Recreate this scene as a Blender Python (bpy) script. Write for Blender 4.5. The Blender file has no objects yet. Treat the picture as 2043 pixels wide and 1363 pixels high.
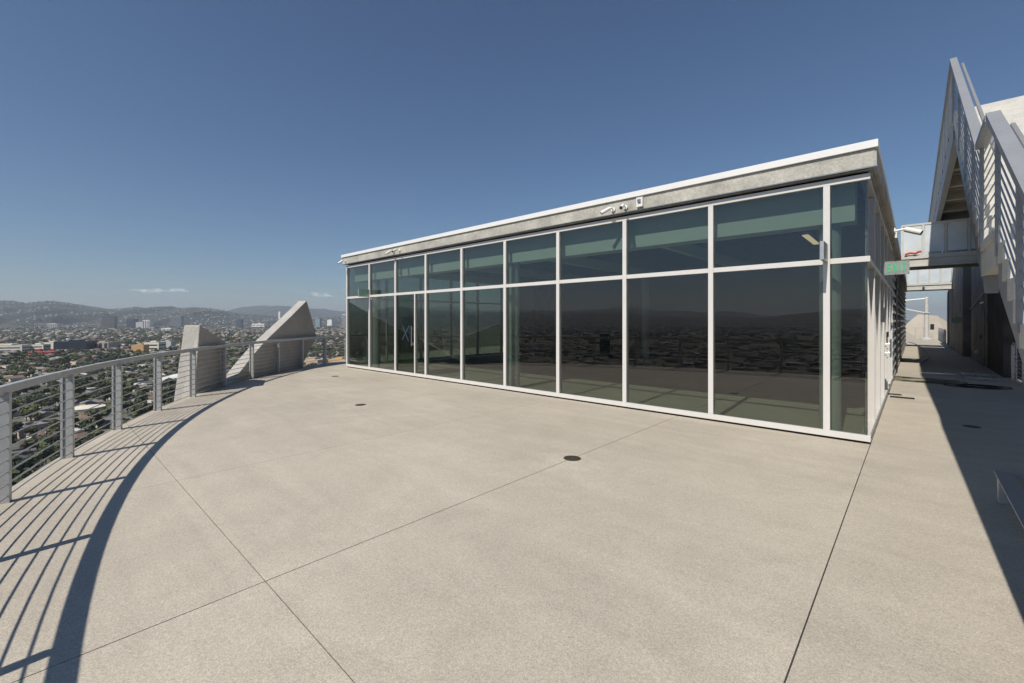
import bpy, math, random
import numpy as np
from mathutils import Vector, Matrix
random.seed(7)
RNG = np.random.default_rng(11)
R_ = math.radians
scene = bpy.context.scene

# ------------------------------------------------------------------ camera
CAM_H = 1.66; FPX = 873.0; CX = 1021.5; HY = 641.0
YAW = math.atan((1825.0 - CX) / FPX)
FWD = (-math.sin(YAW), math.cos(YAW)); RGT = (math.cos(YAW), math.sin(YAW))
cam_d = bpy.data.cameras.new('camera')
cam = bpy.data.objects.new('camera', cam_d)
scene.collection.objects.link(cam)
cam.location = (0, 0, CAM_H)
cam.rotation_euler = (R_(90), 0, YAW)
cam_d.sensor_width = 36.0
cam_d.lens = 36.0 * FPX / 2043.0
cam_d.shift_y = -(681.5 - HY) / 2043.0
cam_d.clip_start = 0.05
cam_d.clip_end = 120000.0
scene.camera = cam
scene.render.resolution_x = 1024
scene.render.resolution_y = 683

# ------------------------------------------------------------------ sky, sun, exposure
SUN_EL = 48.5
SUN_DRIFT = -0.062                      # shadows run along +Y and a little towards -X
sd = Vector((SUN_DRIFT, 1.0, 0)).normalized()
light_dir = Vector((sd.x * math.cos(R_(SUN_EL)), sd.y * math.cos(R_(SUN_EL)), -math.sin(R_(SUN_EL))))
to_sun = -light_dir
world = bpy.data.worlds.new('World')
scene.world = world
world.use_nodes = True
wn = world.node_tree
bg = wn.nodes['Background']
sky = wn.nodes.new('ShaderNodeTexSky')
sky.sky_type = 'NISHITA'
sky.sun_disc = False
sky.sun_elevation = R_(SUN_EL)
sky.sun_rotation = math.atan2(to_sun.x, to_sun.y)
sky.altitude = 100
sky.air_density = 1.1
sky.dust_density = 0.0
sky.ozone_density = 7.5
wn.links.new(sky.outputs[0], bg.inputs[0])
bg.inputs[1].default_value = 0.075
sun_d = bpy.data.lights.new('sun', 'SUN')
sun_d.energy = 5.0
sun_d.angle = R_(0.53)
sun_d.color = (1.0, 0.94, 0.845)
sun = bpy.data.objects.new('sun', sun_d)
scene.collection.objects.link(sun)
sun.rotation_euler = to_sun.to_track_quat('Z', 'Y').to_euler()
sun.location = (0, -20, 40)
vs = scene.view_settings
vs.view_transform = 'Standard'
vs.look = 'None'
vs.exposure = 0.0
vs.gamma = 1.0
vs.use_curve_mapping = False
cy = scene.cycles
cy.use_denoising = True
try:
    cy.denoiser = 'OPENIMAGEDENOISE'
except Exception:
    pass
cy.max_bounces = 8
cy.diffuse_bounces = 3
cy.glossy_bounces = 4
cy.transparent_max_bounces = 24
cy.volume_bounces = 0
cy.caustics_reflective = False
cy.caustics_refractive = False
cy.sample_clamp_indirect = 6.0


# ------------------------------------------------------------------ pixel helpers (2043 px photograph)
def ray(px):
    u = (px - CX) / FPX
    return (FWD[0] + u * RGT[0], FWD[1] + u * RGT[1])

def ground(px, py, h=0.0):
    z = FPX * (CAM_H - h) / (py - HY)
    d = ray(px)
    return Vector((d[0] * z, d[1] * z, h))

def at_depth(px, py, z):
    d = ray(px)
    return Vector((d[0] * z, d[1] * z, CAM_H + (HY - py) / FPX * z))

def at_x(px, py, X):
    z = X / ray(px)[0]
    return at_depth(px, py, z)

def at_y(px, py, Y):
    z = Y / ray(px)[1]
    return at_depth(px, py, z)


# ------------------------------------------------------------------ materials
MATS = {}
def srgb(r, g, b):
    f = lambda c: (c / 255.0 / 12.92) if c / 255.0 <= 0.04045 else ((c / 255.0 + 0.055) / 1.055) ** 2.4
    return (f(r), f(g), f(b))

def new_mat(name):
    m = bpy.data.materials.new(name)
    m.use_nodes = True
    MATS[name] = m
    return m, m.node_tree, m.node_tree.nodes['Principled BSDF']

def surf(name, col, rough=0.6, metal=0.0, var=0.12, scale=6.0, bump=0.0, bscale=60.0, spots=0.0, spec=0.5, detail=6.0, obj_random=0.0):
    """principled surface with two octaves of procedural mottling and optional fine relief"""
    m, nt, p = new_mat(name)
    N = nt.nodes; L = nt.links
    p.inputs['Roughness'].default_value = rough
    p.inputs['Metallic'].default_value = metal
    p.inputs['Specular IOR Level'].default_value = spec
    tc = N.new('ShaderNodeTexCoord')
    n1 = N.new('ShaderNodeTexNoise'); n1.inputs['Scale'].default_value = scale; n1.inputs['Detail'].default_value = detail
    n1.inputs['Roughness'].default_value = 0.6
    L.new(tc.outputs['Object'], n1.inputs['Vector'])
    rp = N.new('ShaderNodeMapRange')
    rp.inputs[1].default_value = 0.3; rp.inputs[2].default_value = 0.7
    rp.inputs[3].default_value = 1.0 - var; rp.inputs[4].default_value = 1.0 + var
    L.new(n1.outputs['Fac'], rp.inputs[0])
    val = rp.outputs[0]
    if spots > 0:
        n2 = N.new('ShaderNodeTexNoise'); n2.inputs['Scale'].default_value = bscale; n2.inputs['Detail'].default_value = 3.0
        L.new(tc.outputs['Object'], n2.inputs['Vector'])
        r2 = N.new('ShaderNodeMapRange')
        r2.inputs[1].default_value = 0.35; r2.inputs[2].default_value = 0.65
        r2.inputs[3].default_value = 1.0 - spots; r2.inputs[4].default_value = 1.0 + spots
        L.new(n2.outputs['Fac'], r2.inputs[0])
        mu = N.new('ShaderNodeMath'); mu.operation = 'MULTIPLY'
        L.new(val, mu.inputs[0]); L.new(r2.outputs[0], mu.inputs[1]); val = mu.outputs[0]
    if obj_random > 0:
        oi = N.new('ShaderNodeObjectInfo')
        r3 = N.new('ShaderNodeMapRange'); r3.inputs[3].default_value = 1 - obj_random; r3.inputs[4].default_value = 1 + obj_random
        L.new(oi.outputs['Random'], r3.inputs[0])
        mu = N.new('ShaderNodeMath'); mu.operation = 'MULTIPLY'
        L.new(val, mu.inputs[0]); L.new(r3.outputs[0], mu.inputs[1]); val = mu.outputs[0]
    vm = N.new('ShaderNodeVectorMath'); vm.operation = 'SCALE'
    vm.inputs[0].default_value = col
    L.new(val, vm.inputs['Scale'])
    L.new(vm.outputs[0], p.inputs['Base Color'])
    if bump > 0:
        nb = N.new('ShaderNodeTexNoise'); nb.inputs['Scale'].default_value = bscale; nb.inputs['Detail'].default_value = 4.0
        L.new(tc.outputs['Object'], nb.inputs['Vector'])
        b = N.new('ShaderNodeBump'); b.inputs['Strength'].default_value = bump; b.inputs['Distance'].default_value = 0.02
        L.new(nb.outputs['Fac'], b.inputs['Height'])
        L.new(b.outputs[0], p.inputs['Normal'])
    return m

def attr_mat(name, rough=0.8, var=0.15, scale=0.3):
    """colour comes from the face-corner attribute 'Col' (the thing's own paint colour)"""
    m, nt, p = new_mat(name)
    N = nt.nodes; L = nt.links
    p.inputs['Roughness'].default_value = rough
    a = N.new('ShaderNodeAttribute'); a.attribute_name = 'Col'
    tc = N.new('ShaderNodeTexCoord')
    n1 = N.new('ShaderNodeTexNoise'); n1.inputs['Scale'].default_value = scale; n1.inputs['Detail'].default_value = 4.0
    L.new(tc.outputs['Object'], n1.inputs['Vector'])
    rp = N.new('ShaderNodeMapRange'); rp.inputs[3].default_value = 1 - var; rp.inputs[4].default_value = 1 + var
    L.new(n1.outputs['Fac'], rp.inputs[0])
    vm = N.new('ShaderNodeVectorMath'); vm.operation = 'SCALE'
    L.new(a.outputs['Color'], vm.inputs[0]); L.new(rp.outputs[0], vm.inputs['Scale'])
    L.new(vm.outputs[0], p.inputs['Base Color'])
    return m

def glass_mat(name, tint, ior=1.5, boost=1.0, rough=0.0):
    """thin architectural glass: tinted clear pass-through plus Fresnel mirror on the outer faces"""
    m, nt, p = new_mat(name)
    N = nt.nodes; L = nt.links
    N.remove(p)
    out = N['Material Output']
    tr = N.new('ShaderNodeBsdfTransparent'); tr.inputs[0].default_value = (*tint, 1)
    gl = N.new('ShaderNodeBsdfGlossy'); gl.inputs['Roughness'].default_value = rough
    gl.inputs[0].default_value = (1.0, 0.97, 0.95, 1)
    fr = N.new('ShaderNodeFresnel'); fr.inputs[0].default_value = ior
    ge = N.new('ShaderNodeNewGeometry')
    iv = N.new('ShaderNodeMath'); iv.operation = 'SUBTRACT'; iv.inputs[0].default_value = boost
    sc = N.new('ShaderNodeMath'); sc.operation = 'MULTIPLY'; sc.inputs[1].default_value = boost
    L.new(ge.outputs['Backfacing'], sc.inputs[0]); L.new(sc.outputs[0], iv.inputs[1])
    mu = N.new('ShaderNodeMath'); mu.operation = 'MULTIPLY'; mu.use_clamp = True
    L.new(fr.outputs[0], mu.inputs[0]); L.new(iv.outputs[0], mu.inputs[1])
    mx = N.new('ShaderNodeMixShader')
    L.new(mu.outputs[0], mx.inputs[0]); L.new(tr.outputs[0], mx.inputs[1]); L.new(gl.outputs[0], mx.inputs[2])
    L.new(mx.outputs[0], out.inputs['Surface'])
    return m

def deck_mat():
    """beige exposed-aggregate concrete: fine grit, broad cloudy stains, a few pale scuffs"""
    m, nt, p = new_mat('deck_concrete')
    N = nt.nodes; L = nt.links
    tc = N.new('ShaderNodeTexCoord')
    def noise(scale, detail, lo, hi, a, b, rough=0.55, dist=0.0):
        n = N.new('ShaderNodeTexNoise'); n.inputs['Scale'].default_value = scale; n.inputs['Detail'].default_value = detail
        n.inputs['Roughness'].default_value = rough; n.inputs['Distortion'].default_value = dist
        L.new(tc.outputs['Object'], n.inputs['Vector'])
        r = N.new('ShaderNodeMapRange'); r.inputs[1].default_value = lo; r.inputs[2].default_value = hi
        r.inputs[3].default_value = a; r.inputs[4].default_value = b
        L.new(n.outputs['Fac'], r.inputs[0])
        return r.outputs[0], n
    def mul(a, b):
        q = N.new('ShaderNodeMath'); q.operation = 'MULTIPLY'; L.new(a, q.inputs[0]); L.new(b, q.inputs[1]); return q.outputs[0]
    a, _ = noise(0.30, 7, 0.3, 0.7, 0.90, 1.08, 0.62, 0.5)
    b, _ = noise(1.3, 9, 0.32, 0.68, 0.93, 1.06, 0.68, 1.2)
    e, _ = noise(6.0, 5, 0.62, 0.80, 1.0, 0.86, 0.7)
    f, _ = noise(3.1, 8, 0.63, 0.76, 1.0, 1.10, 0.75, 2.0)
    def pebble(scale, lo, hi):
        vo = N.new('ShaderNodeTexVoronoi'); vo.inputs['Scale'].default_value = scale
        L.new(tc.outputs['Object'], vo.inputs['Vector'])
        sp = N.new('ShaderNodeSeparateColor'); L.new(vo.outputs['Color'], sp.inputs[0])
        r = N.new('ShaderNodeMapRange'); r.inputs[3].default_value = lo; r.inputs[4].default_value = hi
        L.new(sp.outputs[0], r.inputs[0])
        return r.outputs[0]
    c = pebble(135, 0.88, 1.11)
    d = pebble(230, 0.80, 1.18)
    gn = N.new('ShaderNodeTexNoise'); gn.inputs['Scale'].default_value = 250
    L.new(tc.outputs['Object'], gn.inputs['Vector'])
    v = mul(mul(mul(a, b), mul(c, d)), mul(e, f))
    # each pour has its own tone; long faint streaks of tone run across the slabs
    oi = N.new('ShaderNodeObjectInfo')
    pr = N.new('ShaderNodeMapRange'); pr.inputs[3].default_value = 0.965; pr.inputs[4].default_value = 1.035
    L.new(oi.outputs['Random'], pr.inputs[0]); v = mul(v, pr.outputs[0])
    mp = N.new('ShaderNodeMapping'); mp.inputs['Scale'].default_value = (0.35, 2.6, 1.0); mp.inputs['Rotation'].default_value = (0, 0, 0.5)
    L.new(tc.outputs['Object'], mp.inputs['Vector'])
    ws = N.new('ShaderNodeTexNoise'); ws.inputs['Scale'].default_value = 1.1; ws.inputs['Detail'].default_value = 7; ws.inputs['Distortion'].default_value = 1.0
    L.new(mp.outputs[0], ws.inputs['Vector'])
    wr = N.new('ShaderNodeMapRange'); wr.inputs[1].default_value = 0.35; wr.inputs[2].default_value = 0.68; wr.inputs[3].default_value = 0.955; wr.inputs[4].default_value = 1.05
    L.new(ws.outputs['Fac'], wr.inputs[0]); v = mul(v, wr.outputs[0])
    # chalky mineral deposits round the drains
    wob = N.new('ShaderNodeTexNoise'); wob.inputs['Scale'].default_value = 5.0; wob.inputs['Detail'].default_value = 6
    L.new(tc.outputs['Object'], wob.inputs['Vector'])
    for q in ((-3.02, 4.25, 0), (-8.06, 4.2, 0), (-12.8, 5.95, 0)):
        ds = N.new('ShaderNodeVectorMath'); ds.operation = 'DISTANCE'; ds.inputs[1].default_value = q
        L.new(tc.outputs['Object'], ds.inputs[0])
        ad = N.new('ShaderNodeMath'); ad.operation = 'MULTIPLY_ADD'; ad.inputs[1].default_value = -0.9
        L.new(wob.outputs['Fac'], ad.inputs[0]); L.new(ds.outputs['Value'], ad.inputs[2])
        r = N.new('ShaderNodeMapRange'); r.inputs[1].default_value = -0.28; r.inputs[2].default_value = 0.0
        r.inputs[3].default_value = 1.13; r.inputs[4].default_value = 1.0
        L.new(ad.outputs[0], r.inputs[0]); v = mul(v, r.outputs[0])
    # warm / cool pebble tint
    n3 = N.new('ShaderNodeTexNoise'); n3.inputs['Scale'].default_value = 120; n3.inputs['Detail'].default_value = 1
    L.new(tc.outputs['Object'], n3.inputs['Vector'])
    mix = N.new('ShaderNodeMix'); mix.data_type = 'RGBA'
    mix.inputs[6].default_value = (0.478, 0.415, 0.330, 1); mix.inputs[7].default_value = (0.456, 0.424, 0.358, 1)
    L.new(n3.outputs['Fac'], mix.inputs[0])
    vm = N.new('ShaderNodeVectorMath'); vm.operation = 'SCALE'
    L.new(mix.outputs[2], vm.inputs[0]); L.new(v, vm.inputs['Scale'])
    L.new(vm.outputs[0], p.inputs['Base Color'])
    p.inputs['Roughness'].default_value = 0.72
    p.inputs['Specular IOR Level'].default_value = 0.35
    bp = N.new('ShaderNodeBump'); bp.inputs['Strength'].default_value = 0.12; bp.inputs['Distance'].default_value = 0.002
    L.new(gn.outputs['Fac'], bp.inputs['Height']); L.new(bp.outputs[0], p.inputs['Normal'])
    return m

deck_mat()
surf('joint', (0.05, 0.045, 0.04), 0.9, var=0.3, scale=8)
surf('white_frame', (0.63, 0.615, 0.59), 0.38, var=0.03, scale=3)
surf('roof_cap', (0.74, 0.735, 0.72), 0.45, var=0.03, scale=2)
surf('fascia', (0.41, 0.395, 0.35), 0.8, var=0.28, scale=2.2, bump=0.25, bscale=35, spots=0.12, detail=9)
surf('fin_concrete', (0.42, 0.40, 0.365), 0.9, var=0.12, scale=1.6, bump=0.6, bscale=30, spots=0.10)
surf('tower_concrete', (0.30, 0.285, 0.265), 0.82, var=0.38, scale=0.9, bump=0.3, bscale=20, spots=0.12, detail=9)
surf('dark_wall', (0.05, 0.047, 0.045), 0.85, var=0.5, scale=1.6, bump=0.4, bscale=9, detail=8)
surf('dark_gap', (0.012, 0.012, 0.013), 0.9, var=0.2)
surf('rail_paint', (0.46, 0.465, 0.465), 0.42, metal=0.25, var=0.10, scale=9, spots=0.05, bscale=70)
surf('rod_steel', (0.48, 0.475, 0.46), 0.34, metal=0.6, var=0.10, scale=20)
surf('stair_steel', (0.275, 0.285, 0.300), 0.5, metal=0.1, var=0.07, scale=2.5, spots=0.04, bscale=40)
surf('stair_rod', (0.42, 0.425, 0.43), 0.45, metal=0.2, var=0.06, scale=10)
surf('stair_pan', (0.56, 0.545, 0.505), 0.6, var=0.10, scale=3, spots=0.05, bscale=30)
surf('mesh_panel', (0.40, 0.385, 0.35), 0.55, var=0.25, scale=6, spots=0.35, bscale=30)  # solid sheet; beige and spots paint the sunlight through its perforations
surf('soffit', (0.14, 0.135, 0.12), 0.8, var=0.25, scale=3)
surf('joist', (0.33, 0.31, 0.27), 0.7, var=0.2, scale=3)
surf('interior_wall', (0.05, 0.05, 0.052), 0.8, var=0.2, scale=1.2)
surf('interior_beam', (0.84, 0.85, 0.81), 0.7, var=0.04, scale=2)
surf('column_paint', (0.50, 0.52, 0.50), 0.35, var=0.04, scale=2)
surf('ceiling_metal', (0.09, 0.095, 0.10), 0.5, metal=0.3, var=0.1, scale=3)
surf('louvre', (0.62, 0.60, 0.56), 0.55, var=0.08, scale=4)
surf('camera_white', (0.74, 0.73, 0.70), 0.35, var=0.05, scale=8)
surf('black_plastic', (0.02, 0.02, 0.02), 0.35, var=0.1)
surf('sign_metal', (0.46, 0.47, 0.47), 0.35, metal=0.55, var=0.16, scale=12)
surf('sign_green', (0.05, 0.52, 0.20), 0.45, var=0.04)
surf('sign_dark_green', (0.01, 0.16, 0.07), 0.5, var=0.06)
surf('screw', (0.16, 0.16, 0.15), 0.4, metal=0.8, var=0.1)
surf('drain_iron', (0.085, 0.072, 0.048), 0.55, metal=0.4, var=0.3, scale=40)
surf('hose_green', (0.13, 0.12, 0.075), 0.5, var=0.3, scale=20)
surf('cable_black', (0.028, 0.026, 0.025), 0.5, var=0.2)
surf('galvanised', (0.42, 0.43, 0.44), 0.28, metal=0.85, var=0.2, scale=18)
surf('bridge_panel', (0.55, 0.60, 0.63), 0.35, var=0.10, scale=1.8)
surf('bridge_beam', (0.52, 0.51, 0.47), 0.6, var=0.10, scale=3)
surf('orange_strap', (0.52, 0.10, 0.035), 0.6, var=0.25, scale=25)
surf('red_plastic', (0.35, 0.02, 0.06), 0.5, var=0.1)
surf('tape_blue', (0.03, 0.052, 0.105), 0.6, var=0.1)
surf('lamp_bar', (0.60, 0.50, 0.38), 0.4, var=0.05)
surf('cream_concrete', (0.43, 0.385, 0.32), 0.9, var=0.10, scale=0.8, bump=0.2, bscale=10)
surf('mast_white', (0.50, 0.485, 0.45), 0.4, var=0.08, scale=4)
GT = (0.595, 0.652, 0.615)
glass_mat('tinted_glass', GT, 1.52, 2.25)
glass_mat('frosted_glass', (0.80, 0.84, 0.85), 1.5, 1.0, 0.15)


# ------------------------------------------------------------------ mesh builder and object helpers
COL = scene.collection
def link(o, parent=None):
    COL.objects.link(o)
    if parent is not None:
        o.parent = parent
    return o

def wloc(o):
    v = Vector((0, 0, 0))
    while o is not None:
        v += o.location; o = o.parent
    return v

class MB:
    def __init__(self):
        self.v = []; self.f = []
    def add(self, vs, fs):
        n = len(self.v)
        self.v.extend([tuple(p) for p in vs]); self.f.extend([tuple(n + i for i in q) for q in fs])
        return self
    def hexa(self, c):
        """8 corners: bottom 0-3 counter-clockwise, top 4-7"""
        return self.add(c, [(3, 2, 1, 0), (4, 5, 6, 7), (0, 1, 5, 4), (1, 2, 6, 5), (2, 3, 7, 6), (3, 0, 4, 7)])
    def box(self, x0, x1, y0, y1, z0, z1):
        return self.hexa([(x0, y0, z0), (x1, y0, z0), (x1, y1, z0), (x0, y1, z0), (x0, y0, z1), (x1, y0, z1), (x1, y1, z1), (x0, y1, z1)])
    def cbox(self, c, s, rz=0.0):
        ca, sa = math.cos(rz), math.sin(rz)
        P = []
        for dz in (-.5, .5):
            for dx, dy in ((-.5, -.5), (.5, -.5), (.5, .5), (-.5, .5)):
                x, y = dx * s[0], dy * s[1]
                P.append((c[0] + x * ca - y * sa, c[1] + x * sa + y * ca, c[2] + dz * s[2]))
        return self.hexa(P)
    def prism(self, poly, off):
        """planar polygon swept by a vector"""
        n = len(poly); o = Vector(off)
        a = [Vector(p) for p in poly]; b = [p + o for p in a]
        fs = [tuple(range(n))[::-1], tuple(range(n, 2 * n))] + [(i, (i + 1) % n, n + (i + 1) % n, n + i) for i in range(n)]
        nrm = Vector((0, 0, 0))
        for i in range(n):
            nrm += a[i].cross(a[(i + 1) % n])
        if nrm.dot(o) < 0:
            fs = [f[::-1] for f in fs]
        return self.add(a + b, fs)
    def tube(self, pts, r, seg=8, closed=False, rend=None):
        pts = [Vector(p) for p in pts]; n = len(pts)
        rings = []
        up = Vector((0, 0, 1))
        for i, p in enumerate(pts):
            if closed:
                t = pts[(i + 1) % n] - pts[i - 1]
            else:
                t = pts[min(i + 1, n - 1)] - pts[max(i - 1, 0)]
            t.normalize()
            ref = up if abs(t.dot(up)) < 0.95 else Vector((1, 0, 0))
            a = t.cross(ref).normalized(); b = a.cross(t)
            rr = r if rend is None else r + (rend - r) * i / max(1, n - 1)
            rings.append([p + (a * math.cos(2 * math.pi * k / seg) + b * math.sin(2 * math.pi * k / seg)) * rr for k in range(seg)])
        vs = [v for rg in rings for v in rg]
        fs = []
        m = n if closed else n - 1
        for i in range(m):
            j = (i + 1) % n
            for k in range(seg):
                l = (k + 1) % seg
                fs.append((i * seg + l, i * seg + k, j * seg + k, j * seg + l))
        if not closed:
            fs.append(tuple(range(seg))); fs.append(tuple(range((n - 1) * seg, n * seg))[::-1])
        return self.add(vs, fs)
    def sweep(self, pts, w, h, side):
        """rectangular bar along a polyline; side[i] = unit horizontal sideways vector"""
        vs = []
        for p, s in zip(pts, side):
            p = Vector(p); s = Vector(s)
            for a, b in ((-.5, 0), (.5, 0), (.5, 1), (-.5, 1)):
                vs.append(p + s * a * w + Vector((0, 0, b * h)))
        fs = []
        n = len(pts)
        for i in range(n - 1):
            for k in range(4):
                l = (k + 1) % 4
                fs.append((i * 4 + k, i * 4 + l, (i + 1) * 4 + l, (i + 1) * 4 + k))
        fs.append((3, 2, 1, 0)); fs.append(tuple((n - 1) * 4 + q for q in (0, 1, 2, 3)))
        return self.add(vs, fs)
    def lathe(self, c, prof, seg=20):
        vs = []
        for r, z in prof:
            for k in range(seg):
                a = 2 * math.pi * k / seg
                vs.append((c[0] + r * math.cos(a), c[1] + r * math.sin(a), c[2] + z))
        fs = []
        for i in range(len(prof) - 1):
            for k in range(seg):
                l = (k + 1) % seg
                fs.append((i * seg + k, i * seg + l, (i + 1) * seg + l, (i + 1) * seg + k))
        fs.append(tuple(range(seg))[::-1]); fs.append(tuple(range((len(prof) - 1) * seg, len(prof) * seg)))
        return self.add(vs, fs)
    def mesh(self, name, mat, off=Vector((0, 0, 0)), bevel=0.0, smooth=False):
        me = bpy.data.meshes.new(name)
        me.from_pydata([(x - off.x, y - off.y, z - off.z) for x, y, z in self.v], [], self.f)
        if mat:
            me.materials.append(MATS[mat] if isinstance(mat, str) else mat)
        if smooth:
            me.polygons.foreach_set('use_smooth', [True] * len(me.polygons))
        me.update()
        return me
    def build(self, name, mat, parent=None, bevel=0.0, smooth=False):
        off = wloc(parent) if parent is not None else Vector((0, 0, 0))
        o = link(bpy.data.objects.new(name, self.mesh(name, mat, off, smooth=smooth)), parent)
        if bevel > 0:
            b = o.modifiers.new('bevel', 'BEVEL'); b.width = bevel; b.segments = 2; b.limit_method = 'ANGLE'
        return o

def tag(o, label=None, cat=None, group=None, kind=None):
    if label: o['label'] = label
    if cat: o['category'] = cat
    if group: o['group'] = group
    if kind: o['kind'] = kind
    return o

def thing(name, loc, label, cat, group=None, rz=0.0):
    o = bpy.data.objects.new(name, None)
    o.empty_display_size = 0.2
    o.location = loc; o.rotation_euler = (0, 0, rz)
    link(o)
    return tag(o, label, cat, group)

def inst(name, mesh, parent=None, loc=(0, 0, 0), rz=0.0, scale=None):
    o = link(bpy.data.objects.new(name, mesh), parent)
    o.location = loc; o.rotation_euler = (0, 0, rz)
    if scale is not None:
        o.scale = scale
    return o

def boxpart(name, mat, parent, *a, bevel=0.0):
    return MB().box(*a).build(name, mat, parent, bevel)

# ================================================================== THE CITY BELOW: terrain, hills, houses, trees
ZG = -70.0
def az_of(px):
    d = ray(px); return math.atan2(d[1], d[0]) % (2 * math.pi)

def ground_mat():
    m, nt, p = new_mat('city_ground')
    N = nt.nodes; L = nt.links
    tc = N.new('ShaderNodeTexCoord')
    n1 = N.new('ShaderNodeTexNoise'); n1.inputs['Scale'].default_value = 0.028; n1.inputs['Detail'].default_value = 8; n1.inputs['Roughness'].default_value = 0.7
    L.new(tc.outputs['Object'], n1.inputs['Vector'])
    cr = N.new('ShaderNodeValToRGB')
    e = cr.color_ramp.elements
    e[0].position = 0.33; e[0].color = (0.055, 0.066, 0.03, 1)
    e[1].position = 0.72; e[1].color = (0.27, 0.235, 0.18, 1)
    for pos, c in ((0.44, (0.085, 0.092, 0.042)), (0.52, (0.15, 0.138, 0.112)), (0.60, (0.18, 0.16, 0.12))):
        q = e.new(pos); q.color = (*c, 1)
    L.new(n1.outputs['Fac'], cr.inputs[0])
    L.new(cr.outputs[0], p.inputs['Base Color'])
    p.inputs['Roughness'].default_value = 0.95
    return m
ground_mat()

def hill_mat():
    m, nt, p = new_mat('hill_scrub')
    N = nt.nodes; L = nt.links
    tc = N.new('ShaderNodeTexCoord')
    n1 = N.new('ShaderNodeTexNoise'); n1.inputs['Scale'].default_value = 0.006; n1.inputs['Detail'].default_value = 9; n1.inputs['Roughness'].default_value = 0.68
    L.new(tc.outputs['Object'], n1.inputs['Vector'])
    cr = N.new('ShaderNodeValToRGB')
    e = cr.color_ramp.elements
    e[0].position = 0.36; e[0].color = (0.018, 0.026, 0.015, 1)
    e[1].position = 0.72; e[1].color = (0.11, 0.095, 0.07, 1)
    q = e.new(0.52); q.color = (0.035, 0.042, 0.026, 1)
    L.new(n1.outputs['Fac'], cr.inputs[0]); L.new(cr.outputs[0], p.inputs['Base Color'])
    p.inputs['Roughness'].default_value = 0.95
    return m
hill_mat()
surf('street', (0.115, 0.11, 0.105), 0.9, var=0.2, scale=0.2)
attr_mat('city_paint', 0.8, 0.12, 0.15)
attr_mat('city_leaf', 0.85, 0.25, 0.25)

# ground sheet
mb = MB()
rings = [0, 150, 400, 1000, 2500, 6000, 12000, 26000]
ns = 96
vs_ = [(0, 0, ZG)]
for r in rings[1:]:
    for k in range(ns):
        vs_.append((r * math.cos(2 * math.pi * k / ns), r * math.sin(2 * math.pi * k / ns), ZG))
fs_ = [(0, 1 + k, 1 + (k + 1) % ns) for k in range(ns)]
for i in range(len(rings) - 2):
    for k in range(ns):
        l = (k + 1) % ns
        fs_.append((1 + i * ns + k, 1 + (i + 1) * ns + k, 1 + (i + 1) * ns + l, 1 + i * ns + l))
mb.add(vs_, fs_)
tag(mb.build('ground', 'city_ground'), 'wide flat city ground reaching to the hills', 'ground', kind='structure')

# hills ------------------------------------------------------------
ridge_px = [(-400, 612), (-150, 607), (0, 603), (30, 605), (52, 608.5), (70, 605.5), (104, 601.5), (140, 604), (170, 608), (200, 613), (214, 615), (240, 614.5), (268, 611), (290, 612), (308, 610), (340, 609), (361, 614.5), (385, 614), (420, 617), (450, 621), (480, 626), (540, 629), (600, 631), (690, 632), (800, 633)]
ridge2_px = [(-400, 625), (200, 622), (400, 622), (450, 620.5), (470, 615), (490, 611), (515, 609), (532, 608.5), (565, 611), (590, 615), (620, 617), (650, 616), (670, 618.5), (690, 621), (800, 622)]
def table(pxs, rr):
    out = []
    for px, y in pxs:
        d = ray(px); z = rr / math.hypot(*d)
        out.append((az_of(px), CAM_H + (HY - y) / FPX * z - ZG))
    out.sort()
    return np.array(out)
def wave(a, seed, amps):
    v = 0 * a
    for i, (f, s) in enumerate(amps):
        v = v + s * np.sin(a * f + seed * 1.7 + i * 2.1)
    return v
def ridge_height(az, tab, base, seed):
    lo, hi = tab[0, 0], tab[-1, 0]
    h = np.interp(az, tab[:, 0], tab[:, 1])
    gen = base * (1.0 + wave(az, seed, [(5, .22), (13, .16), (29, .10), (61, .05)]))
    gen = gen * (1 - .78 * np.exp(-((az - 1.35) / .75) ** 4))
    w = np.clip(np.maximum((lo - az), (az - hi)) / 0.15, 0, 1)
    return h * (1 - w) + gen * w
T1 = table(ridge_px, 9000.0); T2 = table(ridge2_px, 15500.0)
def hill_z(az, r, tab, r_ridge, r_foot, base, seed):
    H = ridge_height(az, tab, base, seed)
    rr = r_ridge * (1 + 0.05 * np.sin(az * 23 + seed) + 0.03 * np.sin(az * 57 + seed))
    t = np.clip((r - r_foot) / (rr - r_foot), 0, 2.0)
    up = np.clip(t, 0, 1)
    prof_ = up * up * (3 - 2 * up) * 0.45 + up ** 1.6 * 0.55
    prof_ = np.where(t > 1, np.clip(1 - (t - 1) * 0.9, 0, 1), prof_)
    spur = wave(az * 1.0 + 0.00006 * r, seed + 3, [(47, .10), (91, .09), (173, .07), (331, .05), (520, .03)])
    rough = wave(r / 260.0 + az * 40, seed, [(1, .03), (2.3, .025), (4.1, .02)])
    k = 4 * up * (1 - up)
    return H * np.clip(prof_ + (spur + rough) * k * 0.8 , 0.0, None)
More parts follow.
